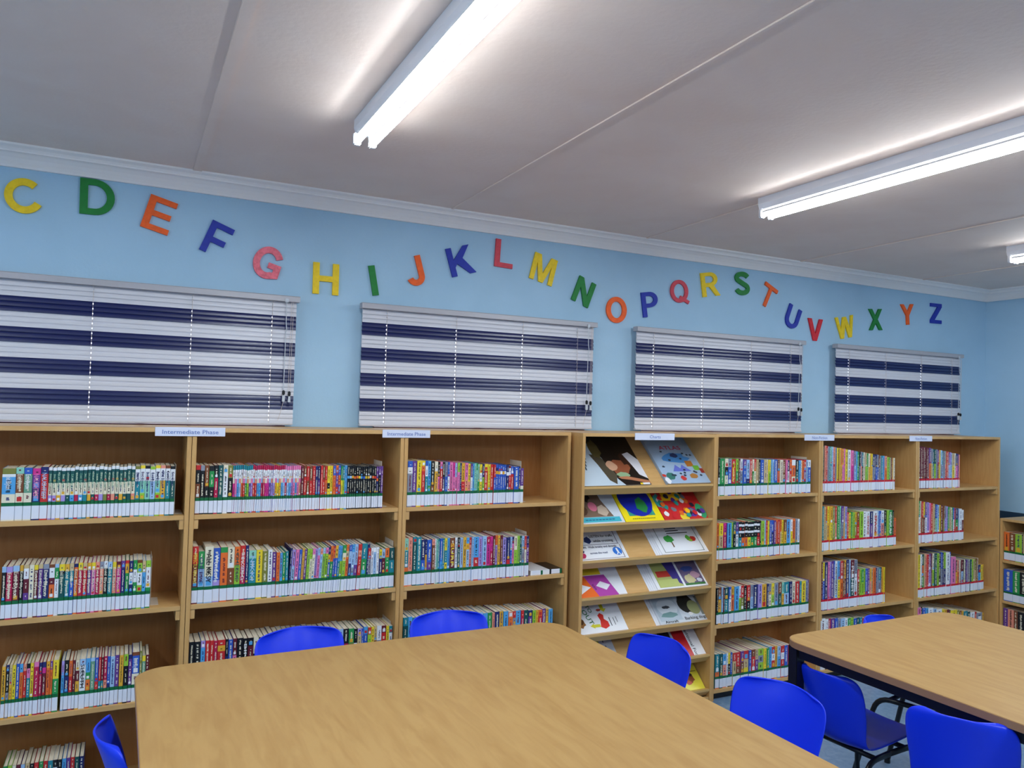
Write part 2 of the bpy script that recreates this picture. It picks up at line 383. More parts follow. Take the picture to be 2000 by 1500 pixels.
def row(case, r, s, h0, h1, ox=None, sc=None, start=0., x0=None, x1=None, tape='g', depth=.135, ys=-.316, titles=None):
    tk = tokens(s); tot = sum(t[1] for t in tk); acc = 0.; z = ZS[r] if case in CASES else HS[r]; n = 0
    lo, hi = (CASES[case][0]+T+.002, CASES[case][1]-T-.006) if case in CASES else (-99, 99)
    for b_, wd, hh, ln in tk:
        if x0 is None:
            a, e = x_at(ox+(start+acc)*sc, ys, z+.03), x_at(ox+(start+acc+wd)*sc, ys, z+.03)
        else: a, e = x0+(x1-x0)*acc/tot, x0+(x1-x0)*(acc+wd)/tot
        if case in CASES: a, e = min(max(a, lo), hi), min(max(e, lo), hi)
        acc += wd
        if b_ == 'gap' or e-a < .002: continue
        n += 1
        f = (acc-wd/2)/tot; rnd = random.Random(hash((r, n)) + ord(case))
        H_ = (hh if hh else h0+(h1-h0)*f) + rnd.uniform(-.0025, .0025)
        P = (( a+e)/2, ys+rnd.uniform(-.003, .003), z+.0004)
        if case == 'H': P = (HX0+.012, HY0-(a+e)/2, z+.0004)
        dist = (Vector(P)-Vector(CAM[4:])).length
        BOOKS.append(dict(case=case, r=r, n=n, w=e-a, h=H_, d=depth+rnd.uniform(-.01, .012), b=b_, P=P, lean=ln, tape=tape, area=(e-a)*H_/dist**2, title=(titles or {}).get(n), seed=ord(case)*1000+r*100+n))

EB = 'Enid Blyton'
A1 = '135=ol2.wh.sb6.cm3 80=mg2.br6.cm3 81=bl2.sg6.cm3 82=mp2.pu4.nv4 75=nv2.rd8 ' + ' '.join('%d=wh.dg4.cm4.%s2' % (w_, c) for w_, c in zip(
    (42, 40, 45, 45, 42, 44, 40, 44, 40, 38, 38, 39, 43, 38, 38, 38, 40, 38, 38, 40, 40), 'vi vi gd vi dg sb cr sb tl gd dg cr vi ol cr sl dg gd dg dg sl'.split())) + \
    ' 50=ol.wh4.tl6 47=yl.wh4.mg4.lg2 50=bk.wh4.mg6 50=lg.wh4.lb6 50=yl.wh4.mg4.lg2 50=sl.wh4.gd6 47=br.wh4.tl6 47=bk.wh4.dg6'
row('A', 0, A1, .188, .192, 0, .2, 5, titles={1: (EB, 'wh'), 2: (EB, 'cm'), 3: (EB, 'wh'), 4: ('NAUGHTIEST', 'pk'), 5: ('NAUGHTIEST', 'lb'), **{i: (EB, 'sg') for i in range(6, 27)}, **{i: (EB, 'nv') for i in range(27, 35)}})
A2 = '45=lb.bk5 63=vi.cr5 67=lb.mr5 40=gd.bk5 53=tn.wh3.mr4.pu2 50=cm 42=yl.mr6 45=tn.pu7 60=gy.nv6 55=br.wh3.mr2.ov4 43=lb.gn3.wh5 57=yl2.bk.dg7 45=gd2.tl7 43=tn2.tl3.bl4 42=nv.ov8 45=yl2.cr7 43=tn2.rd7 42=gd2.pu7 40=yl2.pk7 40=sl2.cr7 40=gy2.sl7 40=wh2.bk7 45=lb2.tl7 40=yl2.sl7 45=mr2.mp7 40=pu2.nv7 40=rd.gd3.gn6 38=nv3.wh3.nv2 40=gn3.wh4.gn3 50=br.lg3.wh4.lg2 34=tn3.sb5 50=lg2.wh6.gn'
row('A', 1, A2, .189, .182, 0, .2, 0, titles={i: (EB, 'cm') for i in (2, 3, 4, 7, 8, 9, 12, 13, 14, 15, 16, 17, 18, 19, 20, 21, 22, 23, 24, 25)})
A3 = '@h=.186 40=gd 35=nv.bk3.gy 30=tn4.gd3 35=yl 35=bl 35=sb.ov3 35=sl.rd4 35=bk.pk2.tl4 35=yl 50=pk.cr6 32=nv2.cr4 38=nv.mp.mr4 40=gd.ov4 25=pu.ov3 60=yl5.gn4 @h=.180 g25 30=vi4.sb5 45=bk.nv 35=ov5.rd5 30=mr 38=cm.mr.gd 62=lb2.wh8 45=sb4.gn2.ov3 45=lb.sg8 35=bl6.rd2 25=rd6.tl2 25=mr6.tl2 35=cr6.sl2 30=bl7.nv 45=lb 43=pu 42=gd 45=lg3.bk5 38=nv.pu6 @h=.186 72=br.bl5.cm3 25=ol @h=.172 35=yl.sg4 35=mr'
row('A', 2, A3, .186, .18, 0, .2, 0, titles={21: ('SLEUTH', 'bk'), 34: (EB, 'wh')})
A4 = '45=gn 45=lg.gn 40=cm.tl 45=mr 42=lb.nv3 45=tn.br 44=bk 45=rd3.bk 45=gn.cm 45=rd 50=tl.cm2 45=bk.wh3 44=bk.gd 42=sb.nv 40=pu.mp 42=rd 45=dg.tn 45=nv'
row('A', 3, A4, .178, .172, 0, .2, 10)
B1 = '42=rd.bk3.br3 38=gy.bk5 39=br4.bk2 43=bk.gn3.bk2 35=bk2.cr3 42=dg5 43=cm.wh3 43=ol2.bk3 ' + ' '.join('17.4=%s.wh2.%s.%s3' % (t, v, c) for t, v, c in zip(
    ['tl']*10+['cr']*16+['pk']*8, ['cm', 'pk', 'lb', 'sl']*9, 'mp pk sb lb ov rd gn lg pu vi rd rd sb sb cr cr mp mp pu vi vi gd yl gd sb lb cr lb sb vi pk sb pk sl'.split())) + \
    ' 25=mr 25=br2.rd3 25=rd.br 25=br.rd 25=rd 23=nv 22=nv.pu 20=rd 20=br.rd 20=rd.ov 24=yl3.bk.yl 24=yl 24=bl.ov2 22=ov.pu2.rd 24=bl.ov.pu 16=gn.yl 16=tl.lg 23=sb ' + ' '.join('19.4=bk4.%s.bk6' % c for c in 'sb lb gd ov ov yl sb bl yl gd wh ov rd'.split()) + ' 19.4=pu4.ov.nv4 19.4=pu2.bk4 20=pu'
row('B', 0, B1, .193, .182, 350, .225, 133)
B2 = '@h=.226 60=rd3.mr4 @h=.205 55=gn4.lb4 @h=.22 75=cm6.lb2 @h=.212 62=bl6.vi @h=.215 63=gn.ov6 60=cm5.br4 50=ov4.lg4 45=rd5.cr4 30=nv @h=.196 65=mg2.tl6 55=yl @h=.19 47=ol @h=.194 38=wh @h=.182 35=pu 30=ov 25=sb 25=gn 25=tl @h=.196 @l=2.6 17=nv @h=.19 30=vi5.lb4 30=pk 25=bl 22=gd 23=pu 25=lg 20=lg2.cm4 25=pk.cm4 23=vi 22=lb.pk3 22=sl.lb4 23=lb.lg4 25=pk.lg4 20=nv.gd.bl2 @h=.196 25=ov.gn 15=rd.ov.bl3 25=gd2.bl3 20=sb.tl 20=sb2.lg2 30=gn.cm.lg2 25=ov.tn.ov3 25=bl.lb2.nv2 25=sb.lb2.gy 30=lb2.pu 30=rd.sl.rd3 @h=.198 50=tl.gn @h=.195 22=nv @l=0 @h=.178 25=rd2.gy3 20=wh 25=wh.lb5 25=wh @h=.172 25=yl3.nv5 30=lb3.mr5 35=ov3.gn5 45=dg.tl 25=tl.sb'
row('B', 1, B2, .2, .18, 350, .225, 95, depth=.14, titles={1: ('PERFECTLY PERICOUS', 'yl'), 2: ('CHEESIE', 'nv'), 3: ('ALL KISSY', 'bk'), 4: ('Wonderle', 'wh'), 7: ('CHEESIE', 'dg'), 8: ('THE LOSERS CL', 'wh'), 10: ('NIKKI', 'lb')})
B3 = '55=bk 55=bk5.rd 40=vi.sb4 40=rd 35=rd 32=cr 68=rd.gd.rd4 25=bk.nv 40=bl 35=mr.pk 55=bk 40=bk 50=bk.mr3 46=cm.bk 46=bk 46=gy.nv 46=nv 46=mr 46=lb.tl 46=bk 46=rd 46=gn 46=sb.bk 46=bl 46=tn 46=bk 46=mr 46=nv 46=ov 46=lb 46=bk.cr 46=gn.ol 30=bk.wh 35=vi.tn3 20=bl 35=sb.bl3 30=rd.lg3 25=yl 25=tn.br 40=wh.gy 40=mr.rd3 25=yl 30=tl.wh3 20=wh 35=rd.ov2.gd 20=nv'
row('B', 2, B3, .2, .184, 350, .225, 65, titles={12: ('BIND', 'wh')})
C1 = '50=bl.wh.gy3 43=pu 45=yl 35=yl.ov.rd4 27=bl.wh2.tl3 30=sb4.gn 36=bk4.br 32=cm.gd2 20=bk.pk 25=pk.rd3 25=bk.nv 25=gy.bl 20=bl.wh 35=pk 20=mp.pk 20=lb.pk 25=lg.pk2 17=nv 33=gd2.rd 30=pk3.sl2 25=yl2.sl 20=pu.wh 15=sb 20=mg 17=gn.mg3 18=mg2.gn 25=yl.wh.yl 20=nv.lg 35=yl.rd3 25=yl 30=rd 20=rd.bl 24=bl.nv.gd.bl5 22=bl2.gd.bl5 21=bl2.wh.bl5 21=bl2.gd.bl5 17=bl2.wh.bl5 25=nv2.wh.nv4 @h=.165 20=wh.rd2 @h=.172 30=bl.rd2 47=bl 18=nv @h=.166 30=pu5.cm'
row('C', 0, C1, .206, .176, 760, .2, 172)
C2 = '@h=.213 40=mg3.tl4.ov 42=sl 40=tl.dg5 43=tl @h=.2 40=nv2.bl 20=nv.gd 45=bl3.pu 30=sl.br4 15=wh 15=mg 20=tl 25=bl3.sb 20=tl 25=yl2.tl2.yl 25=sb 50=br.mr2 25=wh 25=bk.dg2 30=lb 30=gd 30=sb.gd.lb3 25=rd.sl3 20=lb 50=sb7.rd3 35=vi 40=lb 35=cr.mp3 25=mp.cr 25=mr 25=ov.vi2 25=gd 25=mr @h=.192 35=vi 35=nv5.rd 20=lb.bl 20=nv.pk3 30=cm.lg 25=lg 20=dg 25=lb.gy 20=rd.cm 25=nv.pu2'
row('C', 1, C2, .2, .188, 760, .2, 140, titles={16: ('SURF', 'yl')})
C3 = '50=tl.dg3 40=sb3.nv2 40=tl 50=gn 50=cm.bl 50=nv 50=mg 50=bk 45=tn 45=rd 45=sb 45=dg 45=nv 45=gd 45=ov 45=bl 45=lb 45=sb 45=gn 25=sl 45=nv 40=gd 45=sb 45=sl.ov4 30=rd.gy.gd2 50=sb 30=rd.cr3 45=dg 40=nv.pu3 30=lg 25=gd 40=ov.rd3 35=pu 25=gd.yl 40=sb'
row('C', 2, C3, .212, .182, 760, .2, 125)
E1 = '20=bk3.wh 55=gn 40=cm.bk.cm 45=gy.bl2 50=rd 30=lg.gn 25=mr 30=wh.gy 40=pu2.bl3 40=lb4.nv 35=rd 25=cm.gn 25=rd.cm 25=tn 25=bk 40=bl 40=tn 15=cm 30=yl.lg 20=sb 25=lb 40=bl 30=br.ov 35=cm 35=br 20=pk 30=nv.wh 25=ov.rd 45=wh.ov2.cm 35=bk.dg 25=sb 15=cm 25=ov 30=rd.pu 20=lb 35=wh.bl2'
row('E', 0, E1, .203, .19, 1380, .16, 145, titles={5: ('Matilda', 'yl')})
E2 = '25=ov 50=yl.tn 35=mp.cr 10=nv 55=sb 20=lg 35=dg.bk 35=pu.wh ' + ' '.join('37=bk.wh.bk2.wh.bk2.%s4' % c for c in 'tl ov ov yl gn gn rd'.split()) + ' 15=bk 40=lg 20=lb 20=rd.ov 20=yl 25=bl 30=bl.nv 25=pu 25=ov 25=rd 20=ov.tn 25=yl 35=br.gd 45=sb 25=wh.yl 40=ov 25=gy 25=wh'
row('E', 1, E2, .2, .2, 1380, .16, 125)
E3 = '25=bk 40=br.gd 20=lb 15=mr 50=dg.tl 30=bl.wh 40=gd.ov 55=sb 25=wh.lg 40=rd.ol 35=bk 40=rd2.bk 35=gy.lb 60=nv 45=vi 60=gd 25=nv 35=gy.cm 35=yl.lg 50=gy 40=br.dg 30=mg.gd 60=tl.lb 35=nv 40=cm 50=rd 25=tl 50=yl 30=gy 15=pu'
row('E', 2, E3, .198, .188, 1380, .16, 115)
E4 = '50=tl4.ov 40=dg 45=sb.sl 20=wh 30=yl.bk 25=bl 40=rd2.tn3 55=rd2.br 40=pu.br 60=rd2.tn2.yl 30=bl 50=br.rd2 40=tn.pu 65=lg.gy.lg 35=yl 30=gn 35=sb 40=rd.wh.rd 30=gd 40=lb.sb 40=rd.wh.rd 40=bl 40=rd'
row('E', 3, E4, .184, .178, 1380, .16, 105, depth=.2)
def eq(s): return ' '.join('%s=%s' % (t.split(':')[1] if ':' in t else '10', t.split(':')[0]) for t in s.split())
F1 = eq('bk sl rd gy tl mg.tl lb sl.rd:14 gy yl bk:4 gd:14 ov.gd gd.pk pk yl:16 gy:6 wh:20 pk.mp:16 pu:6 gy.lb:14 sb gn:14 bk.gy gy.sl tl.bk cm mr:6 tn.lg gn.lg cm.gd gd yl.gd nv.gy:16 nv nv.bl gy.bl br.gy gy tl:12 sb:14 sl.ov:16 lg:16 gn:8 tn:6 mr:8 gd:10 cm:10')
row('F', 0, F1, .278, .2, x0=3.707, x1=4.338, tape='r', depth=.2)
F2 = eq('tl tn ov.tn yl.gd:14 gd.yl:16 ol ol.lg:8 rd.sl:12 gn:16 mg:8 pu.gy:14 tn.gd:8 vi.lb:14') + ' @h=.222 ' + eq('rd:12 yl:14 gn:8 lg:14 gd.ol:14 br.rd:16 lg:24 wh:20 wh:22 nv.pu:20 wh:26 lb:12 bl:14 wh.sl:20 bk.dg:16 lg:14 gn:24 bk:12') + ' @h=.17 ' + eq('ov:14')
row('F', 1, F2, .266, .24, x0=3.707, x1=4.362, tape='r', depth=.2, titles={22: ('SCIENCE', 'rd'), 24: ('SPACE', 'rd'), 30: ('GUUUU', 'wh')})
F3 = '@h=.284 ' + eq('mr yl.bl:12 nv:20 pk:12 vi pu:18 bl.gy:10 wh:16 sb.yl:16 rd.ov:18 br:10 gd.br:14 nv:20 lb:10 mr.dg:26 gy.wh:24') + ' @h=.22 ' + eq('rd.br:14 lg:12 gn.lg:16 lg:14 bl:16 pu:14 gd.sl:12 tn:10 ov:20 nv:6 gy:12 tl.gy:22 mr:6 gd:12 yl:8')
row('F', 2, F3, .28, .21, x0=3.708, x1=4.262, tape='r', depth=.2, titles={8: ('DICTIONARY', 'bk'), 15: ('PLANET', 'wh')})
F4 = eq('wh:16 wh.bk cr pu.nv:14 bl gy.bl lb:14 wh:12 gn lg:12 bl dg:12 tl rd:10 nv br gd:12 tl bl nv:14 wh:12 gn')
row('F', 3, F4, .3, .255, x0=3.709, x1=4.3, tape='r', depth=.22)
G1 = eq('mr mr mr:9 mr mr mr mr:9 pu.ov:12 gy.gd gy.tn dg.tl:8 dg.lg:12 gy:8 pu.mr cr.gd:8 yl:8 lb.gy:10 tl.lb gy tn.sl rd:10 sl:8 pu.lb vi.lb:10 lb:8 tn.yl:14 cm:8 wh:6 nv.pk:14 pu:6 sl:4')
row('G', 0, G1, .276, .22, x0=4.574, x1=4.984, tape='r', depth=.2)
G2 = eq('gn.wh cm rd.br:12 yl.mr pu.wh:12 vi vi:8 pk rd:12 tn bk.br bl.mg:12 lb gd.yl mr:14 br.ol gy.vi:14 vi gn:12 tn cm:8 gn:6 bl.wh:8 rd:6 nv.gn:22 lb:8 wh:16 wh.mr:12')
row('G', 1, G2, .272, .2, x0=4.574, x1=5.035, tape='r', depth=.2)
G3 = '@h=.275 ' + eq('yl:14 wh:10 dg.ov.gn:16 tn:6 sl:12 rd pu.vi:18 mr:8 cm.lg:12 dg:16 lg:12 bk:16 bl.gy nv:8 lg.nv:14 wh:22 bl:10') + ' @h=.24 ' + eq('pk:30') + ' @h=.215 ' + eq('mr.gd sl.ov:12 gy:8 cm:8 mr.lb:14 bk:6 cm:6 dg:8 pu:8 gy cm dg lg tn ol.tn br cm:8') + ' @h=.17 ' + eq('nv.sb:16 yl:14 gd:10')
row('G', 2, G3, .27, .17, x0=4.574, x1=5.262, tape='r', depth=.2)
G4 = eq('pk:14 bk:8 bl:12 sb wh:22 lb:14 wh:22 yl:12 gd:10 mr bk:6 yl:26 ol:12 br:10 gd:8 tl:18 dg:12 wh.bk:20 rd:8 gy.tl:24 gd:8')
row('G', 3, G4, .29, .19, x0=4.574, x1=5.262, tape='r', depth=.22)
H1 = eq('ov:18 br:20 lg:22 bk:4 tn:14 cm:10 gy wh:8 wh vi:8 gy:10 wh lb:10 wh gy.bk:10 cm ov:12 gn tn:14 br rd:12 sb wh yl:14 gn bk')
row('H', 0, H1, .19, .18, x0=T+.004, x1=.60, tape='g', depth=.15)
H2 = eq('bl:26 gn:20 bk:22 mr.gd:8 tl lb:16 gy tl:12 lg nv:14 rd cm:10 sb bk:18 gd tl pu:14 br gn:12 wh')
row('H', 1, H2, .215, .2, x0=T+.004, x1=.62, tape='g', depth=.15)
H3 = eq('pu:12 sl:16 br bk:18 gd.lg:10 gy:14 mr:16 br.ov:18 tn:14 bk ov:14 rd gn:12 nv:16 cm tl:14 br gd')
row('H', 2, H3, .225, .2, x0=T+.004, x1=.60, tape='g', depth=.15)

order = sorted(range(len(BOOKS)), key=lambda i: -(BOOKS[i]['area']*(.45 if (BOOKS[i]['case'], BOOKS[i]['r']) in (('E', 3), ('F', 3), ('G', 3), ('H', 2)) else 1.)))
single = set(order[:300]); rest = [MB(), MB(), MB(), MB(), MB()]
def color_words(b_):
    ks = [k for k, _ in sorted(b_, key=lambda t: -t[1])]; names = []
    for k in ks:
        if PAL[k][0] not in names: names.append(PAL[k][0])
    return ' and '.join(names[:2])
def add_title(par, t, B):
    top = B['h']-TZ1; bw = B['w']; me, wd = text_mesh(t[0], ink(PAL[t[1]][1]), .01)
    L_ = top*.74; hgt = min(bw*.62, L_/wd*1.9); z_ = TZ1+top*.46
    if B['b'][-1][1] > .15 and len(B['b']) > 2 and t[0] == EB: z_ = TZ1+top*.6; L_ = top*.42; hgt = min(bw*.6, L_/wd*2)
    o = place_text('title', t[0], ink(PAL[t[1]][1]), par, (0, -.0006, z_), (0, 0, -1), (1, 0, 0), height=hgt, length=L_, bold=.01)
    return o
MT = dict(g=M_gtape, r=M_rtape); n_sing = 0; texts = []
for i, B in enumerate(BOOKS):
    cv, pg, lb, tp = book_geo(B['w'], B['h'], B['d'], B['b'], B['seed'], B['tape'])
    X = Matrix.Translation(Vector(B['P'])) @ Matrix.Rotation(math.radians(B['lean']), 4, 'Y')
    if B['case'] == 'H': X = Matrix.Translation(Vector(B['P'])) @ Matrix.Rotation(-PI/2, 4, 'Z')
    if i in single:
        o = cv.build('book', M_cover); o.matrix_world = X
        pg.build('page_block', M_pages, o); lb.build('spine_label', M_paper, o); tp.build('label_tape', MT[B['tape']], o)
        if B['title']: add_title(o, B['title'], B)
        tag(o, '%s book, %s from left, %s shelf of %s bookcase' % (color_words(B['b']), ordinal(B['n']), ROW_W[B['r']], CASE_W.get(B['case'], 'low')), 'book',
            'books on the %s shelf of the %s bookcase' % (ROW_W[B['r']], CASE_W.get(B['case'], 'low')))
    else:
        for q, mb in enumerate((cv, pg, lb, tp)):
            t_ = rest[q if q < 3 else (3 if B['tape'] == 'g' else 4)]; n = len(t_.v)
            t_.v += [tuple(X @ Vector(v)) for v in mb.v]; t_.f += [tuple(n+k for k in f) for f in mb.f]; t_.c += mb.c
        if B['title']: texts.append((B, X))
sb_ = tag(rest[0].build('packed_books', M_cover), 'thinner and more distant library books packed on the shelves, spines with white labels', 'books', kind='stuff')
for q, (nm, mm) in enumerate((('page_block', M_pages), ('spine_label', M_paper), ('label_tape', M_gtape), ('label_tape', M_rtape))):
    rest[q+1].build(nm, mm, sb_)['kind'] = 'stuff'
for B, X in texts:
    o = add_title(sb_, B['title'], B); o.matrix_basis = X @ o.matrix_basis
print('books', len(BOOKS), 'single', len(single))

# books lying flat in the third bookcase
def flat_book(x0, x1, z, cover, label, dp=.19, th=.021):
    o = MB(); w2, d2 = (x1-x0)/2, dp
    o.box(-w2, w2, 0, d2, 0, .0018, PALL[cover]); o.box(-w2, w2, 0, d2, th-.0018, th, PALL[cover]); o.box(-w2, w2, 0, .0016, .0018, th-.0018, PALL[cover])
    b_ = o.build('book', M_cover); b_.location = ((x0+x1)/2, -.312, z)
    block('page_block', M_pages, b_, -w2+.003, w2-.003, .0017, d2-.003, .0019, th-.0019)
    block('spine_label', M_paper, b_, -w2+.008, -w2+.055, -.0006, -.0001, .001, th-.001)
    block('label_tape', M_gtape, b_, -w2+.0552, -w2+.066, -.0006, -.0001, .001, th-.001)
    return tag(b_, label, 'book', 'books lying flat')
zf = ZS[1]+.0004
xa, xb, xc = 1.757, x_at(1073, -.312, zf), x_at(1097, -.312, zf)
flat_book(xa, xb, zf, 'wh', 'white book lying flat beside the upright row in the third bookcase', th=.022)
flat_book(xb+.002, xc, zf, 'bk', 'black book lying flat, right-hand one of two, in the third bookcase', dp=.16, th=.024)
# bookends
def bookend(x, r, hgt, dpt, label, dy=0., fw=.03):
    o = tag(empty('bookend', (x, -.30+dy, ZS[r]+.0003)), label, 'bookend', 'cream bookends')
    MB().box(0, .0016, 0, dpt, .0016, hgt).build('upright_plate', M_bookend, o, bevel=.0005)
    MB().box(0.0, fw, 0, dpt, 0, .0015).build('foot_plate', M_bookend, o)
def row_end(c, r): return max(B['P'][0]+B['w']/2 for B in BOOKS if B['case'] == c and B['r'] == r and B['lean'] == 0)+.0022
for c, r, hg, lb_ in (('A', 0, .194, 'cream bookend closing the top row in the first bookcase'), ('A', 1, .188, 'cream bookend closing the second row in the first bookcase'),
                      ('B', 0, .2, 'cream bookend beside the purple books, top shelf, second bookcase'), ('B', 1, .196, 'cream bookend standing above the second row, second bookcase'),
                      ('B', 2, .192, 'cream bookend at the right end of the third row, second bookcase'), ('C', 0, .196, 'cream bookend beside blue books, top shelf, third bookcase'),
                      ('C', 1, .205, 'cream bookend between upright and flat books, third bookcase'), ('E', 0, .206, 'cream bookend ending the top row of the fifth bookcase')):
    x_ = row_end(c, r)
    if (c, r) == ('C', 1): xa_ = x_
    bookend(x_, r, hg, .12, lb_, .02, max(.002, min(.03, CASES[c][1]-T-.001-x_)))

# ------------------------------------------------------------------ signs on the bookcase tops
def sign(s, u0, u1, yy, label):
    y_ = yy-.0015; xa, xb = x_at(u0, y_, ZT-.01), x_at(u1, y_, ZT-.01); o = tag(empty('shelf_sign', ((xa+xb)/2, y_, ZT-.0135)), label, 'sign', 'shelf signs')
    h_ = (xb-xa)/2; MB().box(-h_, h_, -.003, .001, -.018, .0165).build('card', M_sign, o, bevel=.0006)
    place_text('lettering', s, M_ink, o, (0, -.0036, -.001), (1, 0, 0), (0, 0, 1), height=.0165, length=h_*2*min(.8, .046*len(s)), bold=.004)
sign('Intermediate Phase', 303, 440, YB, 'white Intermediate Phase sign under the blind below letters C to G')
sign('Intermediate Phase', 747, 840, YB, 'white Intermediate Phase sign under the blind below letters I to N')
sign('Charts', 1240, 1317, DYF, 'white Charts sign on the display rack top')
sign('Non-Fiction', 1571, 1629, YB, 'white Non-Fiction sign between the green-taped and red-taped bookcases')
sign('Non-Fiction', 1776, 1820, YB, 'white Non-Fiction sign nearest the room corner')

# ------------------------------------------------------------------ charts on the sloped shelves
def ell(cx, cy, rx, ry, n=18, a0=0., a1=2*PI): return [(cx+rx*math.cos(a0+(a1-a0)*i/n), cy+ry*math.sin(a0+(a1-a0)*i/n)) for i in range(n)]
def rect(x0, y0, x1, y1): return [(x0, y0), (x1, y0), (x1, y1), (x0, y1)]
def blob(cx, cy, rx, ry, seed, n=14):
    r_ = random.Random(seed); return [(cx+rx*math.cos(2*PI*i/n)*r_.uniform(.75, 1.15), cy+ry*math.sin(2*PI*i/n)*r_.uniform(.75, 1.15)) for i in range(n)]
def chart(name, i, u0, u1, H_, th, base, art, label, cat, texts=(), lift=0., rot=0., pages=False, under=0):
    q_ = (1, 1, .85, .64, .64, .64, .64)[i]; vy = lambda b_: b_*q_ if b_ <= .92 else .92*q_+(b_-.92)/.08*(1-.92*q_)
    o0 = board_origin(i) + n_s*(.0006+lift); xa, xb = x_at(u0, o0.y-.0, o0.z+.005), x_at(u1, o0.y, o0.z+.005); W_ = xb-xa
    root = empty(name, (xa, o0.y, o0.z)); root.rotation_euler = (SL, 0, rot); tag(root, label, cat)
    yb = .0015
    if pages:
        cvr = MB().box(0, W_, yb, yb+H_, 0, .0015, lin(base)); cvr.box(0, W_, yb, yb+H_, th-.0015, th, lin(base)); cvr.box(0, .002, yb, yb+H_, .0015, th-.0015, lin(base))
        cvr.build('cover', M_print, root); block('page_block', M_pages, root, .0025, W_-.003, yb+.003, yb+H_-.003, .0016, th-.0016)
    else:
        for k in range(under): block('sheet', M_sheet, root, -.012*(under-k), W_-.004*(under-k), yb, yb+H_, .0016*k, .0016*k+.0013)
        th += .0016*under
        MB().box(0, W_, yb, yb+H_, th-.0016, th, lin(base)).build('sheet', M_print, root)
    pr = MB()
    for k, (c, p) in enumerate(art):
        pr.prism([(a*W_, yb+vy(b_)*H_) for a, b_ in p], d0=None, d1=th+.00025+.00009*k, col=lin(c))
    if art: pr.build('printed_picture', M_print, root)
    for (s, c, a, b_, hgt, ln, ang) in texts:
        ax = Vector((math.cos(ang), math.sin(ang), 0)); up = Vector((-math.sin(ang), math.cos(ang), 0))
        place_text('lettering', s, ink(c), root, (a*W_, yb+vy(b_)*H_, th+.00035+.00009*len(art)), ax, up, height=hgt*H_*(1 if i < 2 else .85), length=ln*W_, bold=.012)
    return root
marks = lambda x0, x1, y, c, h_=.012, n=5: [(c, rect(x0+(x1-x0)*k/n, y, x0+(x1-x0)*(k+.8)/n, y+h_)) for k in range(n)]
K = (28, 26, 28); Wt = (236, 238, 244)
chart('picture_book', 0, 1137.5, 1271, .34, .012, (196, 212, 226), [((28, 22, 20), [(.30, 0.97), (.46, .55), (.55, .12), (.62, 0), (1, 0), (1, 1), (.06, 1), (.06, .86)]), ((82, 74, 60), [(.3, .62), (.44, .6), (.56, .2), (.5, .02), (.42, .1), (.36, .4)]),
    ((96, 86, 50), blob(.42, .72, .08, .2, 3)), ((150, 84, 56), blob(.66, .34, .16, .17, 5)), ((206, 160, 130), blob(.55, .38, .08, .1, 6)), ((60, 36, 28), blob(.82, .52, .12, .14, 8)), ((226, 224, 230), [(.80, .62), (.9, .66), (1, .5), (1, .12), (.9, .2), (.86, .4)]),
    ((150, 180, 140), blob(.66, .2, .1, .06, 9)), ((186, 122, 88), [(.56, .16), (.7, .17), (1, .08), (1, .02), (.72, .1), (.6, .12)]), ((238, 206, 40), rect(.84, .005, .88, .04)), (Wt, rect(.88, .005, .985, .04))]
    + [((60, 70, 80), rect(.05+.02*k, .3+.07*(k % 5), .065+.02*k, .36+.07*(k % 5))) for k in range(9)],
    'large picture book with a painted sleeping face, lying under the Charts sign', 'book', pages=True, rot=0)
rA = random.Random(4)
chart('atlas', 0, 1302, 1388, .34, .016, (160, 184, 212), [((74, 140, 206), blob(.5, .52, .3, .12, 2)), ((44, 60, 110), blob(.5, .58, .1, .05, 4)), ((104, 116, 206), [(.28, .24), (.4, .38), (.48, .3), (.55, .38), (.7, .24)]), ((190, 120, 50), rect(.66, .34, .82, .46)), ((110, 180, 60), rect(.78, .26, .92, .36)), ((150, 50, 50), rect(.9, .2, .98, .3)),
    ((60, 120, 110), blob(.16, .14, .1, .08, 5)), ((204, 60, 60), blob(.42, .1, .06, .05, 6)), ((176, 120, 60), blob(.68, .14, .1, .06, 7)), ((210, 60, 50), blob(.02, .16, .05, .03, 8)), (Wt, blob(.05, .06, .06, .07, 9))] +
    [((50, 64, 84), blob(rA.uniform(.06, .96), rA.uniform(.1, .7), .03, .02, k)) for k in range(16)], 'pale blue atlas scattered with animal drawings, leaning beside the painted-face book', 'book', [('ATLAS', (196, 60, 92), .5, .74, .085, .5, 0)], pages=True)
chart('picture_book', 1, 1138, 1221, .25, .006, (214, 222, 232), [((128, 104, 88), [(0, .16), (.8, .16), (.66, .6), (.62, 1), (0, 1)]), ((40, 32, 30), blob(.3, .72, .14, .2, 3)), ((206, 184, 164), blob(.6, .32, .14, .14, 4)), ((92, 66, 50), blob(.12, .35, .12, .16, 6)), ((226, 124, 150), ell(.4, .42, .1, .12)), ((70, 184, 204), rect(0, .03, .93, .15))] + marks(.1, .8, .075, (40, 110, 150), .025, 9),
    'shaggy dog picture book with turquoise strip, left on the second sloped shelf', 'book', pages=True)
chart('picture_book', 1, 1222.5, 1297, .25, .007, (248, 224, 30), [((220, 60, 40), [(.16, .14), (.84, .14), (.84, .5), (.16, .5)]), ((58, 150, 130), [(.16, .14), (.34, .14), (.16, .34)]), ((58, 150, 130), [(.84, .14), (.66, .14), (.84, .34)]), ((26, 44, 170), ell(.5, .56, .42, .44, 30)), ((44, 140, 70), blob(.6, .42, .16, .2, 4)), ((40, 120, 80), blob(.36, .8, .14, .1, 6))] + marks(.2, .8, .055, (150, 130, 40), .02, 12),
    'yellow picture book with a blue and green globe on its cover', 'book', pages=True)
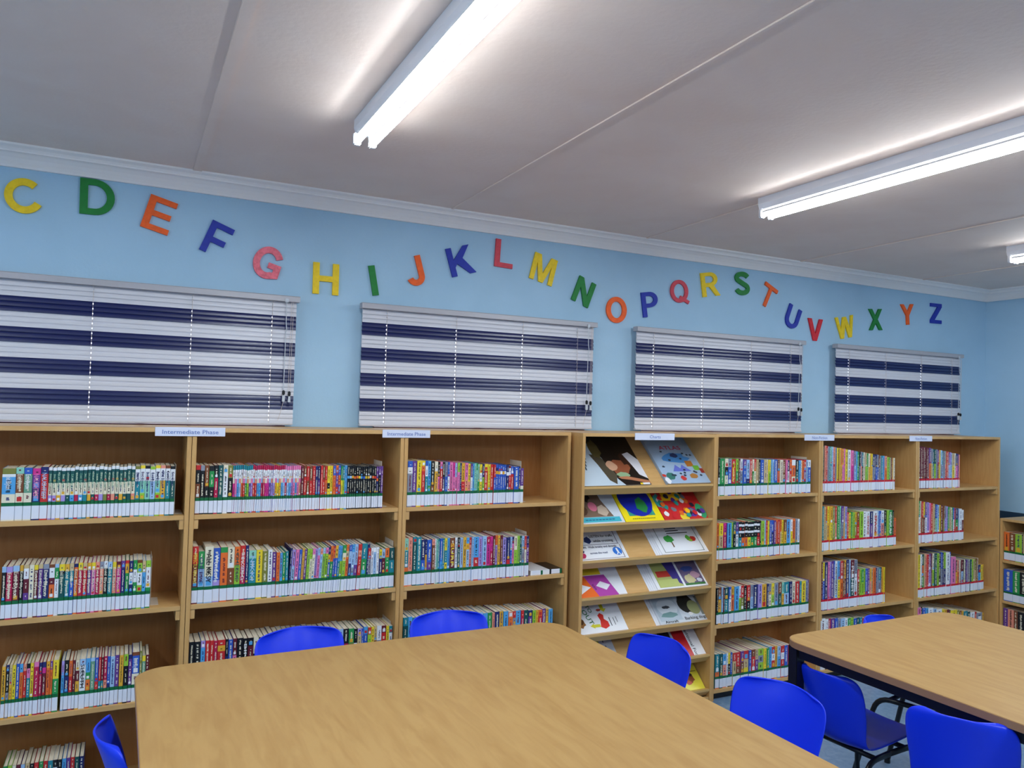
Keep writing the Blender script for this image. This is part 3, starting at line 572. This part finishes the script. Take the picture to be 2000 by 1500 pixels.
rA = random.Random(9); pc = [(210, 40, 50), (250, 190, 30), (236, 236, 236), (90, 50, 150), (40, 150, 140), (40, 40, 60), (230, 110, 40), (120, 120, 130)]
chart('picture_book', 1, 1299, 1383, .25, .006, (206, 44, 44), [((250, 196, 30), rect(.2, .5, .7, 1)), ((60, 170, 160), blob(.08, .5, .1, .2, 3)), ((88, 50, 150), blob(.68, .18, .2, .12, 4)), ((50, 160, 110), ell(.92, .2, .1, .2)), ((240, 210, 60), ell(.48, .06, .1, .1))] +
    [(pc[k % 8], blob(rA.uniform(.08, .95), rA.uniform(.08, .95), .055, .07, k, 9)) for k in range(46)], 'red and yellow picture book crowded with tiny cartoon animals', 'book', pages=True)
rA = random.Random(2)
chart('chart', 2, 1136, 1229, .21, .003, Wt, [((70, 50, 80), rect(0, .51, .93, .525)), ((70, 50, 80), rect(.9, .51, .912, 1)), ((90, 60, 60), rect(0, .04, .93, .052)), ((90, 60, 60), rect(.92, .04, .932, .48)), ((150, 30, 40), blob(.12, .66, .08, .12, 3)), ((40, 60, 110), blob(.3, .68, .08, .12, 4)), ((50, 120, 214), ell(.82, .26, .095, .14)), ((240, 244, 250), ell(.82, .34, .02, .025, 10)), ((240, 244, 250), [(.8, .32), (.84, .32), (.85, .2), (.87, .15), (.85, .14), (.83, .2), (.8, .14), (.78, .15), (.81, .21)]), ((190, 40, 90), blob(.07, .16, .07, .1, 5)), ((50, 40, 90), blob(.1, .3, .04, .05, 7))],
    'white road safety chart with round blue pedestrian sign', 'chart', [('LISTEN for traffic', K, .62, .8, .085, .5, 0), ('while crossing', K, .62, .64, .085, .42, 0), ("T RUN.  Walk briskly and directly", (60, 60, 90), .44, .44, .075, .82, 0), ('across the road', (70, 80, 120), .42, .24, .07, .36, 0)])
chart('chart', 2, 1293, 1386, .24, .003, Wt, [((40, 70, 60), rect(.08, .05, .9, .062)), ((40, 70, 60), rect(.08, .05, .09, 1)), ((40, 70, 60), rect(.89, .05, .9, 1)), ((110, 80, 50), rect(.305, .2, .33, .36)), ((60, 160, 70), blob(.29, .46, .1, .12, 3)), ((190, 50, 40), blob(.78, .42, .07, .09, 5)), ((90, 170, 60), blob(.69, .46, .05, .09, 6)), ((150, 180, 60), blob(.72, .38, .05, .04, 8))] + [(K, rect(.3, .92-.075*k, .3+(.22, .2, .24, .27, .44)[k], .945-.075*k)) for k in range(5)],
    'white chart with a small green tree and red leaf, atop a stack', 'chart', under=3)
chart('chart', 3, 1134, 1226, .24, .003, Wt, [((240, 110, 36), [(0, 0), (.4, 0), (.24, .8), (0, .8)]), ((180, 70, 170), [(.4, 0), (.82, 0), (.68, .8), (.24, .8)]), ((230, 200, 50), rect(.16, .82, .62, 1)), ((60, 90, 60), rect(0, .82, .16, 1)), ((240, 240, 246), [(.04, .12), (.3, .36), (-.0, .58)]), ((240, 240, 246), [(.6, .22), (.72, .4), (.54, .56), (.42, .4)])],
    'shapes chart with orange and magenta panels, white triangle and kite', 'chart', [('kite', (90, 40, 90), .38, .36, .07, .12, -1.2)])
chart('chart', 3, 1284, 1387, .24, .004, Wt, [((180, 186, 110), rect(.06, .06, .5, .96)), ((190, 60, 50), rect(.1, .46, .38, .7)), ((70, 60, 140), [(.36, .3), (.5, .12), (.5, .96), (.28, .96)]), ((190, 200, 120), rect(.08, .08, .44, .36)), ((110, 96, 130), rect(.54, .06, .92, .96)), ((206, 196, 150), blob(.68, .3, .1, .2, 3)), ((60, 80, 150), blob(.7, .7, .12, .12, 5)), ((190, 150, 170), blob(.8, .45, .09, .14, 6)), ((60, 120, 60), rect(.54, .06, .92, .14)), ((206, 214, 226), blob(.84, .24, .06, .08, 8))],
    'glossy chart with a red bus scene beside a purple scene, atop a stack', 'chart', under=4)
chart('chart', 4, 1132, 1228, .25, .003, Wt, [((150, 100, 50), blob(.1, .4, .11, .2, 3)), ((90, 56, 30), blob(.13, .46, .06, .12, 4)), ((214, 50, 44), [(.48, .2), (.56, .12), (.66, .2), (.66, .36), (.6, .46), (.62, .6), (.56, .68), (.5, .6), (.52, .42)]), ((212, 206, 50), [(.28, .26), (.36, .34), (.36, .3), (.48, .3), (.48, .2), (.36, .2), (.36, .16)]), ((212, 206, 50), [(.6, .98), (.68, .98), (.68, .82), (.73, .82), (.66, .7), (.58, .82), (.61, .82)]), ((180, 70, 60), blob(.56, .78, .05, .05, 5)), ((60, 60, 70), rect(.7, .2, .715, .5)), ((60, 60, 70), rect(.78, .22, .792, .48)), ((60, 60, 70), rect(.84, .3, .85, .5))],
    'white chart with red bean shape, yellow arrows and green letters', 'chart', [('OUT', (30, 110, 60), .3, .58, .12, .3, -1.3), ('TO', (30, 110, 60), .38, .86, .1, .16, -1.3)])
chart('chart', 4, 1290, 1386, .25, .003, (196, 204, 214), [((176, 190, 202), rect(.04, .1, .48, .98)), ((206, 214, 222), ell(.28, .6, .2, .32)), ((60, 66, 74), blob(.26, .6, .08, .06, 3)), ((112, 150, 150), blob(.26, .32, .18, .1, 4)), ((36, 38, 36), ell(.68, .64, .17, .34)), ((150, 156, 110), ell(.8, .5, .12, .26)), ((226, 226, 226), blob(.68, .28, .05, .06, 6)), ((120, 124, 120), rect(.9, .2, .97, .9))],
    'grey chart showing aircraft and barking dogs in round pictures', 'chart', [('Aircraft', K, .24, .075, .07, .26, 0), ('Barking dogs', K, .74, .13, .085, .44, 0)], under=2)
chart('chart', 5, 1150, 1216, .24, .003, (206, 210, 220), [((50, 110, 190), blob(.42, .74, .16, .2, 3)), ((160, 190, 60), [(.3, .3), (.62, .2), (.6, .95), (.5, .95)]), ((40, 60, 90), blob(.5, .5, .06, .1, 6))] + [((90, 100, 130), rect(.72+.03*k, .9-.17*k, .75+.03*k, .96-.17*k)) for k in range(5)],
    'half-hidden chart with blue and lime print, on the sixth sloped shelf', 'chart')
chart('chart', 5, 1306, 1379, .25, .004, Wt, [((30, 34, 44), rect(-.0, 0, .3, 1)), ((200, 204, 214), rect(.3, 0, .36, 1)), ((196, 34, 44), rect(.36, 0, .68, 1))], 'white folder with broad red stripe, behind the blue chair', 'folder',
    [('Traditional Food', K, .76, .5, .09, .8, -PI/2)])
chart('picture_book', 6, 1308, 1377, .25, .006, (240, 226, 70), [((150, 80, 50), blob(.7, .4, .14, .18, 3)), ((60, 40, 40), blob(.76, .52, .06, .06, 4)), ((90, 70, 50), rect(.8, .62, .96, .64)), ((200, 90, 70), blob(.64, .26, .08, .08, 6))], 'yellow picture book on the lowest sloped shelf', 'book', pages=True)
chart('chart', 6, 1140, 1212, .24, .003, (206, 214, 222), [((90, 150, 180), blob(.5, .6, .2, .2, 3))], 'plain chart on the lowest sloped shelf, hidden behind the big table', 'chart')

# ------------------------------------------------------------------ alphabet on the wall
def arc(cx, cy, rx, ry, a0, a1, n=16): return [(cx+rx*math.cos(math.radians(a0+(a1-a0)*i/n)), cy+ry*math.sin(math.radians(a0+(a1-a0)*i/n))) for i in range(n+1)]
def stroke(pts, t):
    L_, R_ = [], []
    for i, p in enumerate(pts):
        a = pts[max(i-1, 0)]; b_ = pts[min(i+1, len(pts)-1)]; dx, dy = b_[0]-a[0], b_[1]-a[1]; l = math.hypot(dx, dy)
        L_.append((p[0]-dy/l*t/2, p[1]+dx/l*t/2)); R_.append((p[0]+dy/l*t/2, p[1]-dx/l*t/2))
    return L_+R_[::-1]
def glyph(ch, w_, h_):
    t = .2*h_; r = t/2
    if ch == 'C': return [(stroke(arc(w_/2, h_/2, w_/2-r, h_/2-r, 38, 322, 30), t), [])]
    if ch == 'D':
        o = [(0, 0)]+arc(w_*.42, h_/2, w_*.58, h_/2, -90, 90)+[(0, h_)]; i_ = [(t, t*.85)]+arc(w_*.42, h_/2, w_*.58-t, h_/2-t*.85, -90, 90)+[(t, h_-t*.85)]
        return [(o, [i_])]
    if ch == 'E': q = t*.8; return [([(0, 0), (w_, 0), (w_, q), (t, q), (t, h_/2-q/2), (w_*.92, h_/2-q/2), (w_*.92, h_/2+q/2), (t, h_/2+q/2), (t, h_-q), (w_, h_-q), (w_, h_), (0, h_)], [])]
    if ch == 'F': q = t*.85; return [([(0, 0), (t, 0), (t, h_*.44-q/2), (w_*.88, h_*.44-q/2), (w_*.88, h_*.44+q/2), (t, h_*.44+q/2), (t, h_-q), (w_, h_-q), (w_, h_), (0, h_)], [])]
    if ch == 'G':
        o = arc(w_/2, h_/2, w_/2, h_/2, 30, 292, 26)+[(w_*.96, h_*.12), (w_*.96, h_*.52), (w_*.52, h_*.52), (w_*.52, h_*.52-t*.85), (w_*.96-t, h_*.52-t*.85), (w_*.96-t, h_*.25)]
        return [(o+arc(w_/2, h_/2, w_/2-t, h_/2-t, 300, 30, 24), [])]
    if ch == 'H': return [([(0, 0), (t, 0), (t, h_*.41), (w_-t, h_*.41), (w_-t, 0), (w_, 0), (w_, h_), (w_-t, h_), (w_-t, h_*.59), (t, h_*.59), (t, h_), (0, h_)], [])]
    if ch == 'I': return [(rect(0, 0, w_, h_), [])]
    if ch == 'J': R_ = w_/2-r; return [(stroke([(w_-r, h_), (w_-r, h_*.7)]+arc(w_/2, r+R_*.95, R_, R_*.95, 0, -172, 14), t), [])]
    if ch == 'K': return [([(0, 0), (t, 0), (t, h_*.3), (t*1.5, h_*.42), (w_-t*1.15, 0), (w_, 0), (w_*.58, h_*.58), (w_*.95, h_), (w_*.95-t*1.15, h_), (t, h_*.56), (t, h_), (0, h_)], [])]
    if ch == 'L': return [([(0, 0), (w_, 0), (w_, t*.85), (t, t*.85), (t, h_), (0, h_)], [])]
    if ch == 'M': q = t*.9; return [([(0, 0), (q, 0), (q, h_*.68), (w_/2-q*.5, 0), (w_/2+q*.5, 0), (w_-q, h_*.68), (w_-q, 0), (w_, 0), (w_, h_), (w_-q*1.5, h_), (w_/2, h_*.32), (q*1.5, h_), (0, h_)], [])]
    if ch == 'N': return [([(0, 0), (t, 0), (t, h_*.62), (w_-t, 0), (w_, 0), (w_, h_), (w_-t, h_), (w_-t, h_*.38), (t, h_), (0, h_)], [])]
    if ch == 'O': return [(ell(w_/2, h_/2, w_/2, h_/2, 40), [ell(w_/2, h_/2, w_/2-t, h_/2-t*.9, 36)])]
    if ch == 'Q': return [(ell(w_/2, h_/2, w_/2, h_/2, 40), [ell(w_/2, h_/2, w_/2-t*.9, h_/2-t*.85, 36)]), ([(w_*.5, h_*.18), (w_*.98, -h_*.06), (w_*1.06, h_*.07), (w_*.56, h_*.31)], [])]
    if ch == 'P':
        o = [(0, 0), (t, 0), (t, h_*.38)]+arc(w_*.5, h_*.69, w_*.5, h_*.31, -90, 90)+[(0, h_)]
        return [(o, [[(t, h_*.38+t*.8)]+arc(w_*.48, h_*.69, w_*.52-t, h_*.31-t*.8, -90, 90)+[(t, h_-t*.8)]])]
    if ch == 'R':
        o = [(0, 0), (t, 0), (t, h_*.4), (w_*.42, h_*.4), (w_-t*1.15, 0), (w_, 0), (w_*.68, h_*.43)]+arc(w_*.5, h_*.71, w_*.42, h_*.29, -60, 90)+[(0, h_)]
        return [(o, [[(t, h_*.42+t*.75)]+arc(w_*.5, h_*.71, w_*.42-t, h_*.29-t*.75, -90, 90)+[(t, h_-t*.75)]])]
    if ch == 'S':
        c1 = arc(w_/2, h_*.735, w_/2-r, h_*.265-r, 18, 230, 16); c2 = arc(w_/2, h_*.285, w_/2-r, h_*.285-r, 62, -165, 18)
        return [(stroke(c1+c2, t), [])]
    if ch == 'T': q = t*.8; return [([(w_/2-q/2, 0), (w_/2+q/2, 0), (w_/2+q/2, h_-q), (w_, h_-q), (w_, h_), (0, h_), (0, h_-q), (w_/2-q/2, h_-q)], [])]
    if ch == 'U': R_ = w_/2-r; return [(stroke([(r, h_), (r, h_*.6)]+arc(w_/2, r+R_, R_, R_, 180, 360, 14)+[(w_-r, h_*.6), (w_-r, h_)], t*.95), [])]
    if ch == 'V': q = t; return [([(w_/2-q*.55, 0), (w_/2+q*.55, 0), (w_, h_), (w_-q*1.1, h_), (w_/2, h_*.3), (q*1.1, h_), (0, h_)], [])]
    if ch == 'W': q = t*.85; return [([(w_*.2, 0), (w_*.2+q*1.1, 0), (w_*.5, h_*.62), (w_*.8-q*1.1, 0), (w_*.8, 0), (w_, h_), (w_-q, h_), (w_*.76, h_*.4), (w_*.5+q*.6, h_*.97), (w_*.5-q*.6, h_*.97), (w_*.24, h_*.4), (q, h_), (0, h_)], [])]
    if ch == 'X': q = t*1.15; return [([(0, 0), (q, 0), (w_/2, h_*.34), (w_-q, 0), (w_, 0), (w_/2+q*.58, h_*.5), (w_, h_), (w_-q, h_), (w_/2, h_*.66), (q, h_), (0, h_), (w_/2-q*.58, h_*.5)], [])]
    if ch == 'Y': q = t*1.1; return [([(w_/2-t/2, 0), (w_/2+t/2, 0), (w_/2+t/2, h_*.44), (w_, h_), (w_-q, h_), (w_/2, h_*.64), (q, h_), (0, h_), (w_/2-t/2, h_*.44)], [])]
    if ch == 'Z': q = t*.85; return [([(0, 0), (w_, 0), (w_, q), (w_*.36, q), (w_, h_-q), (w_, h_), (0, h_), (0, h_-q), (w_*.64, h_-q), (0, q)], [])]
LC = dict(y=('yellow', (238, 200, 12)), g=('green', (10, 122, 44)), o=('orange', (240, 92, 18)), b=('dark blue', (18, 42, 158)), p=('pink', (220, 96, 112)), r=('red', (206, 22, 40)), k=('rose red', (208, 62, 78)))
M_let = {k: noise_mat(v[0].replace(' ', '_')+'_letter_paint', v[1], tuple(min(255, int(c*1.05+(22 if k == 'p' else 4))) for c in v[1]), nscale=60, rough=.55) for k, v in LC.items()}
LET = [('C', 'y', 47.5, 383, -9, -69, 76, -7), ('D', 'g', 190.5, 386, 2.7, -69, 68.5, 7.5), ('E', 'o', 311, 420, 21.6, -62, 53, 19.5), ('F', 'b', 424, 468.2, 27.4, -56.8, 43.4, 20.4),
    ('G', 'p', 523.6, 513.4, 19, -60, 55, 22), ('H', 'y', 636.3, 544.8, 2, -61, 50.5, 4.7), ('I', 'g', 729.2, 548, -9.5, -58, 11.9, -1), ('J', 'o', 809.5, 529.5, -13, -57, 33, -7),
    ('K', 'b', 899.9, 509.3, -13.7, -54.8, 47, -10), ('L', 'k', 984.2, 495.9, 4.2, -53.5, 35, 5.7), ('M', 'y', 1061, 526, 13, -50, 43.7, 17), ('N', 'g', 1139.5, 570.1, 17.3, -46, 32.2, 18),
    ('O', 'o', 1203.4, 605.3, -1, -51, 39.6, 4), ('P', 'b', 1269, 594.5, -5.6, -48.3, 31, -2.6), ('Q', 'k', 1326, 569, -4, -44.5, 34.5, 4), ('R', 'y', 1386.8, 555.5, -5, -46.7, 34, -3.6),
    ('S', 'g', 1449.1, 553.8, -1, -46, 28.5, 2), ('T', 'o', 1499.7, 578.4, 15.4, -38.5, 24, 18), ('U', 'b', 1547.5, 620, 13.5, -39.5, 24, 15.5), ('V', 'r', 1591.4, 644.2, 1.4, -43, 28.7, 2.8),
    ('W', 'y', 1650, 639, -4.8, -42.6, 34.7, -6), ('X', 'g', 1709.2, 624.2, -1.3, -41.3, 25.7, -.3), ('Y', 'o', 1771.5, 614.3, -2.1, -40.2, 25.4, -.4), ('Z', 'b', 1827.2, 612.4, .3, -38.8, 21.5, 1.9)]
for ch, c, cx, cy, hx, hy, wx, wy in LET:
    yy = -.004; P0 = hit(cx, cy, y=yy)
    hv = hit(cx+hx/2, cy+hy/2, y=yy)-hit(cx-hx/2, cy-hy/2, y=yy); wv = hit(cx+wx/2, cy+wy/2, y=yy)-hit(cx-wx/2, cy-wy/2, y=yy)
    a1 = math.atan2(hv.x, hv.z); a2 = -math.atan2(wv.z, wv.x); ang = (a1+a2)/2; H_, W_ = hv.length, wv.length
    mb = MB()
    for n, (o, hs) in enumerate(glyph(ch, W_, H_)):
        mb.prism([(a-W_/2, b_-H_/2) for a, b_ in o], [[(a-W_/2, b_-H_/2) for a, b_ in q] for q in hs], d0=-.0008, d1=-.010-.0004*n, fr=lambda a, b_, d: (a, d, b_))
    o = mb.build('wall_letter', M_let[c]); o.location = (P0.x, -.0004, P0.z); o.rotation_euler = (0, ang, 0)
    tag(o, '%s foam letter %s of the alphabet on the blue wall' % (LC[c][0], ch), 'letter', 'alphabet letters on the wall')

# ------------------------------------------------------------------ venetian blinds
NS = 27; BTOP, BBOT = 1.998, 1.462; PITCH = (BTOP-BBOT)/NS; YBL = -.042
LAD = [.118, .475, .845, 1.175]
def slat_mesh(name, m):
    xs_ = [0]; holes = []
    for l in LAD: xs_ += [l-.0017, l+.0017]; holes.append(len(xs_)-2)
    xs_ += [BW-.012]; prof = []
    for q in (-1, -.34, .2, 1):
        a = math.radians(16); u_, v_ = q*.0126, -.0022*(1-q*q)      # across, camber towards the room
        prof.append((v_*math.cos(a)+u_*math.sin(a), u_*math.cos(a)+v_*math.sin(a)))
    mb = MB()
    for k in range(3):
        for i in range(len(xs_)-1):
            if i in holes and k == 1: continue
            (y0, z0), (y1, z1) = prof[k], prof[k+1]
            mb.face([(xs_[i], y0, z0), (xs_[i+1], y0, z0), (xs_[i+1], y1, z1), (xs_[i], y1, z1)])
    return mb.mesh(name, m, smooth=True)
SLW, SLN = slat_mesh('white_slat', M_slw), slat_mesh('navy_slat', M_sln)
def blind():
    r = empty('venetian_blind')
    MB().prism([(0, 0), (.044, 0), (.044, .022), (.04, .026), (.004, .026), (0, .022)], d0=-.003, d1=BW+.004, fr=lambda a, b_, d: (d, -.066+a, 2.0015+b_-.001)).build('head_rail', M_alu, r, weld=True)
    pat = ([0]*3+[1]*3)*4+[0]*3
    for k in range(NS):
        o = link('slat', SLN if pat[k] else SLW, r); o.location = (.005, YBL, BTOP-PITCH*(k+.5)); 
        if pat[k]: o['label'] = 'navy slat'
    MB().box(.005, BW-.007, YBL-.013, YBL+.011, BBOT-.013, BBOT-.002).build('bottom_rail', M_slw, r, bevel=.003)
    for l in LAD:
        MB().tube([(.005+l, YBL-.0105, 2.0), (.005+l, YBL-.0125, BBOT-.004)], .0008, 5).build('ladder_cord', M_cord, r)
    x = BW-.055
    wand = MB().tube([(x, -.068, 2.0), (x, -.071, 1.9), (x+.003, -.074, 1.875), (x, -.07, 1.86), (x-.001, -.066, 1.6)], .0018, 6).build('tilt_cord', M_clear, r)
    MB().box(x-.008, x+.008, -.074, -.066, 1.995, 2.012).build('cord_clip', M_clear, r, bevel=.002)
    MB().box(x-.006, x+.006, -.073, -.061, 1.582, 1.604).build('tassel', M_black, r, bevel=.003)
    MB().box(x-.006, x+.006, -.073, -.061, 1.552, 1.5815).build('tassel', M_clear, r, bevel=.002)
    MB().tube([(x, -.066, 1.552), (x-.012, -.068, 1.50), (x-.022, -.07, 1.47)], .0009, 5).build('pull_cord', M_cord, r)
    for dx in (.022, .03): MB().tube([(x+dx, -.067, 2.0), (x+dx-.002, -.0645, 1.60)], .0009, 5).build('lift_cord', M_cord, r)
    MB().box(x+.019, x+.031, -.072, -.06, 1.578, 1.6).build('tassel', M_black, r, bevel=.003)
    MB().prism([(-.006, .0), (.006, .0), (.004, .026), (-.004, .026)], d0=-.071, d1=-.061, fr=lambda a, b_, d: (x+.025+a, d, 1.5515+b_)).build('tassel', M_clear, r, weld=True)
    return r
BLB = ['navy and white striped blind under the letters C to G', 'navy and white striped blind under the letters I to N', 'navy and white striped blind under the letters O to U', 'navy and white striped blind under the letters V to Z']
pb = blind()
for i, x in enumerate(BL):
    o = pb if i == 0 else copy_tree(pb); o.location = (x, 0, 0); tag(o, BLB[i], 'blind', 'striped window blinds')

# ------------------------------------------------------------------ tables
def rrect(x0, x1, y0, y1, r, n=8):
    p = []
    for cx, cy, a in ((x1-r, y1-r, 0), (x0+r, y1-r, 90), (x0+r, y0+r, 180), (x1-r, y0+r, 270)): p += arc(cx, cy, r, r, a, a+90, n)
    return p
def table(loc, rz, w_, d_, r, label):
    t = tag(empty('library_table', loc, rz), label, 'table', 'library tables')
    top = MB().prism(rrect(-w_/2, w_/2, -d_/2, d_/2, r), d0=.7285, d1=.752).build('tabletop', M_top, t, weld=True, bevel=.0012)
    o_ = rrect(-w_/2-.0012, w_/2+.0012, -d_/2-.0012, d_/2+.0012, r); i_ = rrect(-w_/2+.0001, w_/2-.0001, -d_/2+.0001, d_/2-.0001, r)
    MB().prism(o_, [i_], d0=.7292, d1=.7508).build('edge_band', M_tedge, t)
    e = .022
    for sy in (-1, 1):
        y = sy*(d_/2-e-.02); block('rail', M_black, t, -w_/2+e+.04, w_/2-e-.04, y-.0125, y+.0125, .689, .728)
        for sx in (-1, 1):
            x = sx*(w_/2-e-.02); block('leg', M_black, t, x-.02, x+.02, y-.02, y+.02, 0, .728, bevel=.002)
    for sx in (-1, 1):
        x = sx*(w_/2-e-.02); block('rail', M_black, t, x-.0125, x+.0125, -d_/2+e+.0405, d_/2-e-.0405, .689, .728)
    return t
TA = math.radians(1.0)
table((.773, -1.735, 0), math.radians(.5), 1.435, 1.42, .09, 'big pale wood table nearest the camera with rounded corners and empty top')
table((2.645, -2.24, 0), math.radians(1.0), .965, 1.5, .09, 'second pale wood table on black square legs, before the Non-Fiction bookcases')

# ------------------------------------------------------------------ chairs
PROF = [(.222, .418, .15), (.219, .434, .183), (.2, .443, .197), (.14, .446, .203), (.06, .441, .205), (-.03, .434, .204), (-.105, .430, .2), (-.15, .437, .195), (-.178, .462, .19), (-.193, .505, .189), (-.204, .56, .193), (-.216, .62, .2), (-.229, .68, .206), (-.241, .73, .205), (-.25, .762, .196), (-.2545, .78, .18), (-.257, .791, .158), (-.258, .797, .125)]
def chair():
    r = empty('school_chair'); nu = 12; mb = MB(); g = []
    for j, (x, z, hw) in enumerate(PROF):
        hw *= .83; z = z*.97 if z < .443 else .43+(z-.443)*.735
        k = min(1, max(0, (j-6)/4)); ring = []
        for i in range(nu+1):
            u_ = -1+2*i/nu; cur = u_*u_
            ring.append((x + k*.05*cur - (1-k)*0, u_*hw, z + (1-k)*.012*cur*(1 if j > 1 else .3)))
        g.append(ring)
    for j in range(len(PROF)-1):
        for i in range(nu): mb.face([g[j][i], g[j][i+1], g[j+1][i+1], g[j+1][i]])
    sh = mb.build('seat_shell', M_blue, r, smooth=True)
    sol = sh.modifiers.new('thickness', 'SOLIDIFY'); sol.thickness = .0065; sol.offset = -1
    rm = sh.modifiers.new('soft', 'SUBSURF'); rm.levels = 1; rm.render_levels = 1
    def bend(pts, n=5):
        out = [Vector(pts[0])]
        for a, b_, c in zip(pts, pts[1:], pts[2:]):
            a, b_, c = Vector(a), Vector(b_), Vector(c); p = b_+(a-b_).normalized()*.06; q = b_+(c-b_).normalized()*.06
            for k in range(n+1): f = k/n; out.append((1-f)**2*p+2*f*(1-f)*b_+f*f*c*0+f*f*q)
        return out+[Vector(pts[-1])]
    for s in (-1, 1):
        MB().tube(bend([(.21, s*.18, .012), (.16, s*.15, .395), (0, s*.145, .394)]), .011, 10).build('leg', M_black, r, smooth=True)
        MB().tube(bend([(-.235, s*.18, .012), (-.14, s*.15, .391), (0, s*.145, .394)]), .011, 10).build('leg', M_black, r, smooth=True)
        for x in (.2115, -.2365): MB().tube([(x, s*.1805, 0), (x, s*.1805, .022)], .0135, 10).build('foot_cap', M_black, r)
    for x in (.1, -.085): MB().tube([(x, -.14, .394), (x, .14, .394)], .0095, 8).build('cross_bar', M_black, r, smooth=True)
    return r
CH = [(.626, -.793, -88, 'blue plastic chair on the far side of the big table, before the second bookcase'),
      (1.207, -.772, -98, 'blue plastic chair on the far side of the big table, before the third bookcase'),
      (1.643, -1.227, 185, 'blue plastic chair on the right side of the big table, before the display rack'),
      (1.702, -1.785, 191, 'blue plastic chair on the right side of the big table, nearer the camera'),
      (2.42, -1.63, 5, "blue plastic chair beside the second table's corner leg, seat and black frame showing"),
      (2.302, -2.108, 26, 'blue plastic chair under the second table, cut off by the bottom edge'),
      (3.02, -1.46, -78, 'blue plastic chair behind the second table, top of its back showing'),
      (.209, -1.279, 6.4, 'blue plastic chair at the left end of the big table, seen edge-on')]
pc_ = chair()
for i, (x, y, a, l) in enumerate(CH):
    o = pc_ if i == 0 else copy_tree(pc_); o.location = (x, y, 0); o.rotation_euler.z = math.radians(a); tag(o, l, 'chair', 'blue school chairs')
    if i in (4, 5, 6): o.scale = ((.96, .78, .975), (1, .85, 1.07), (.96, .9, .985))[i-4]      # the second table's chairs differ a little in size
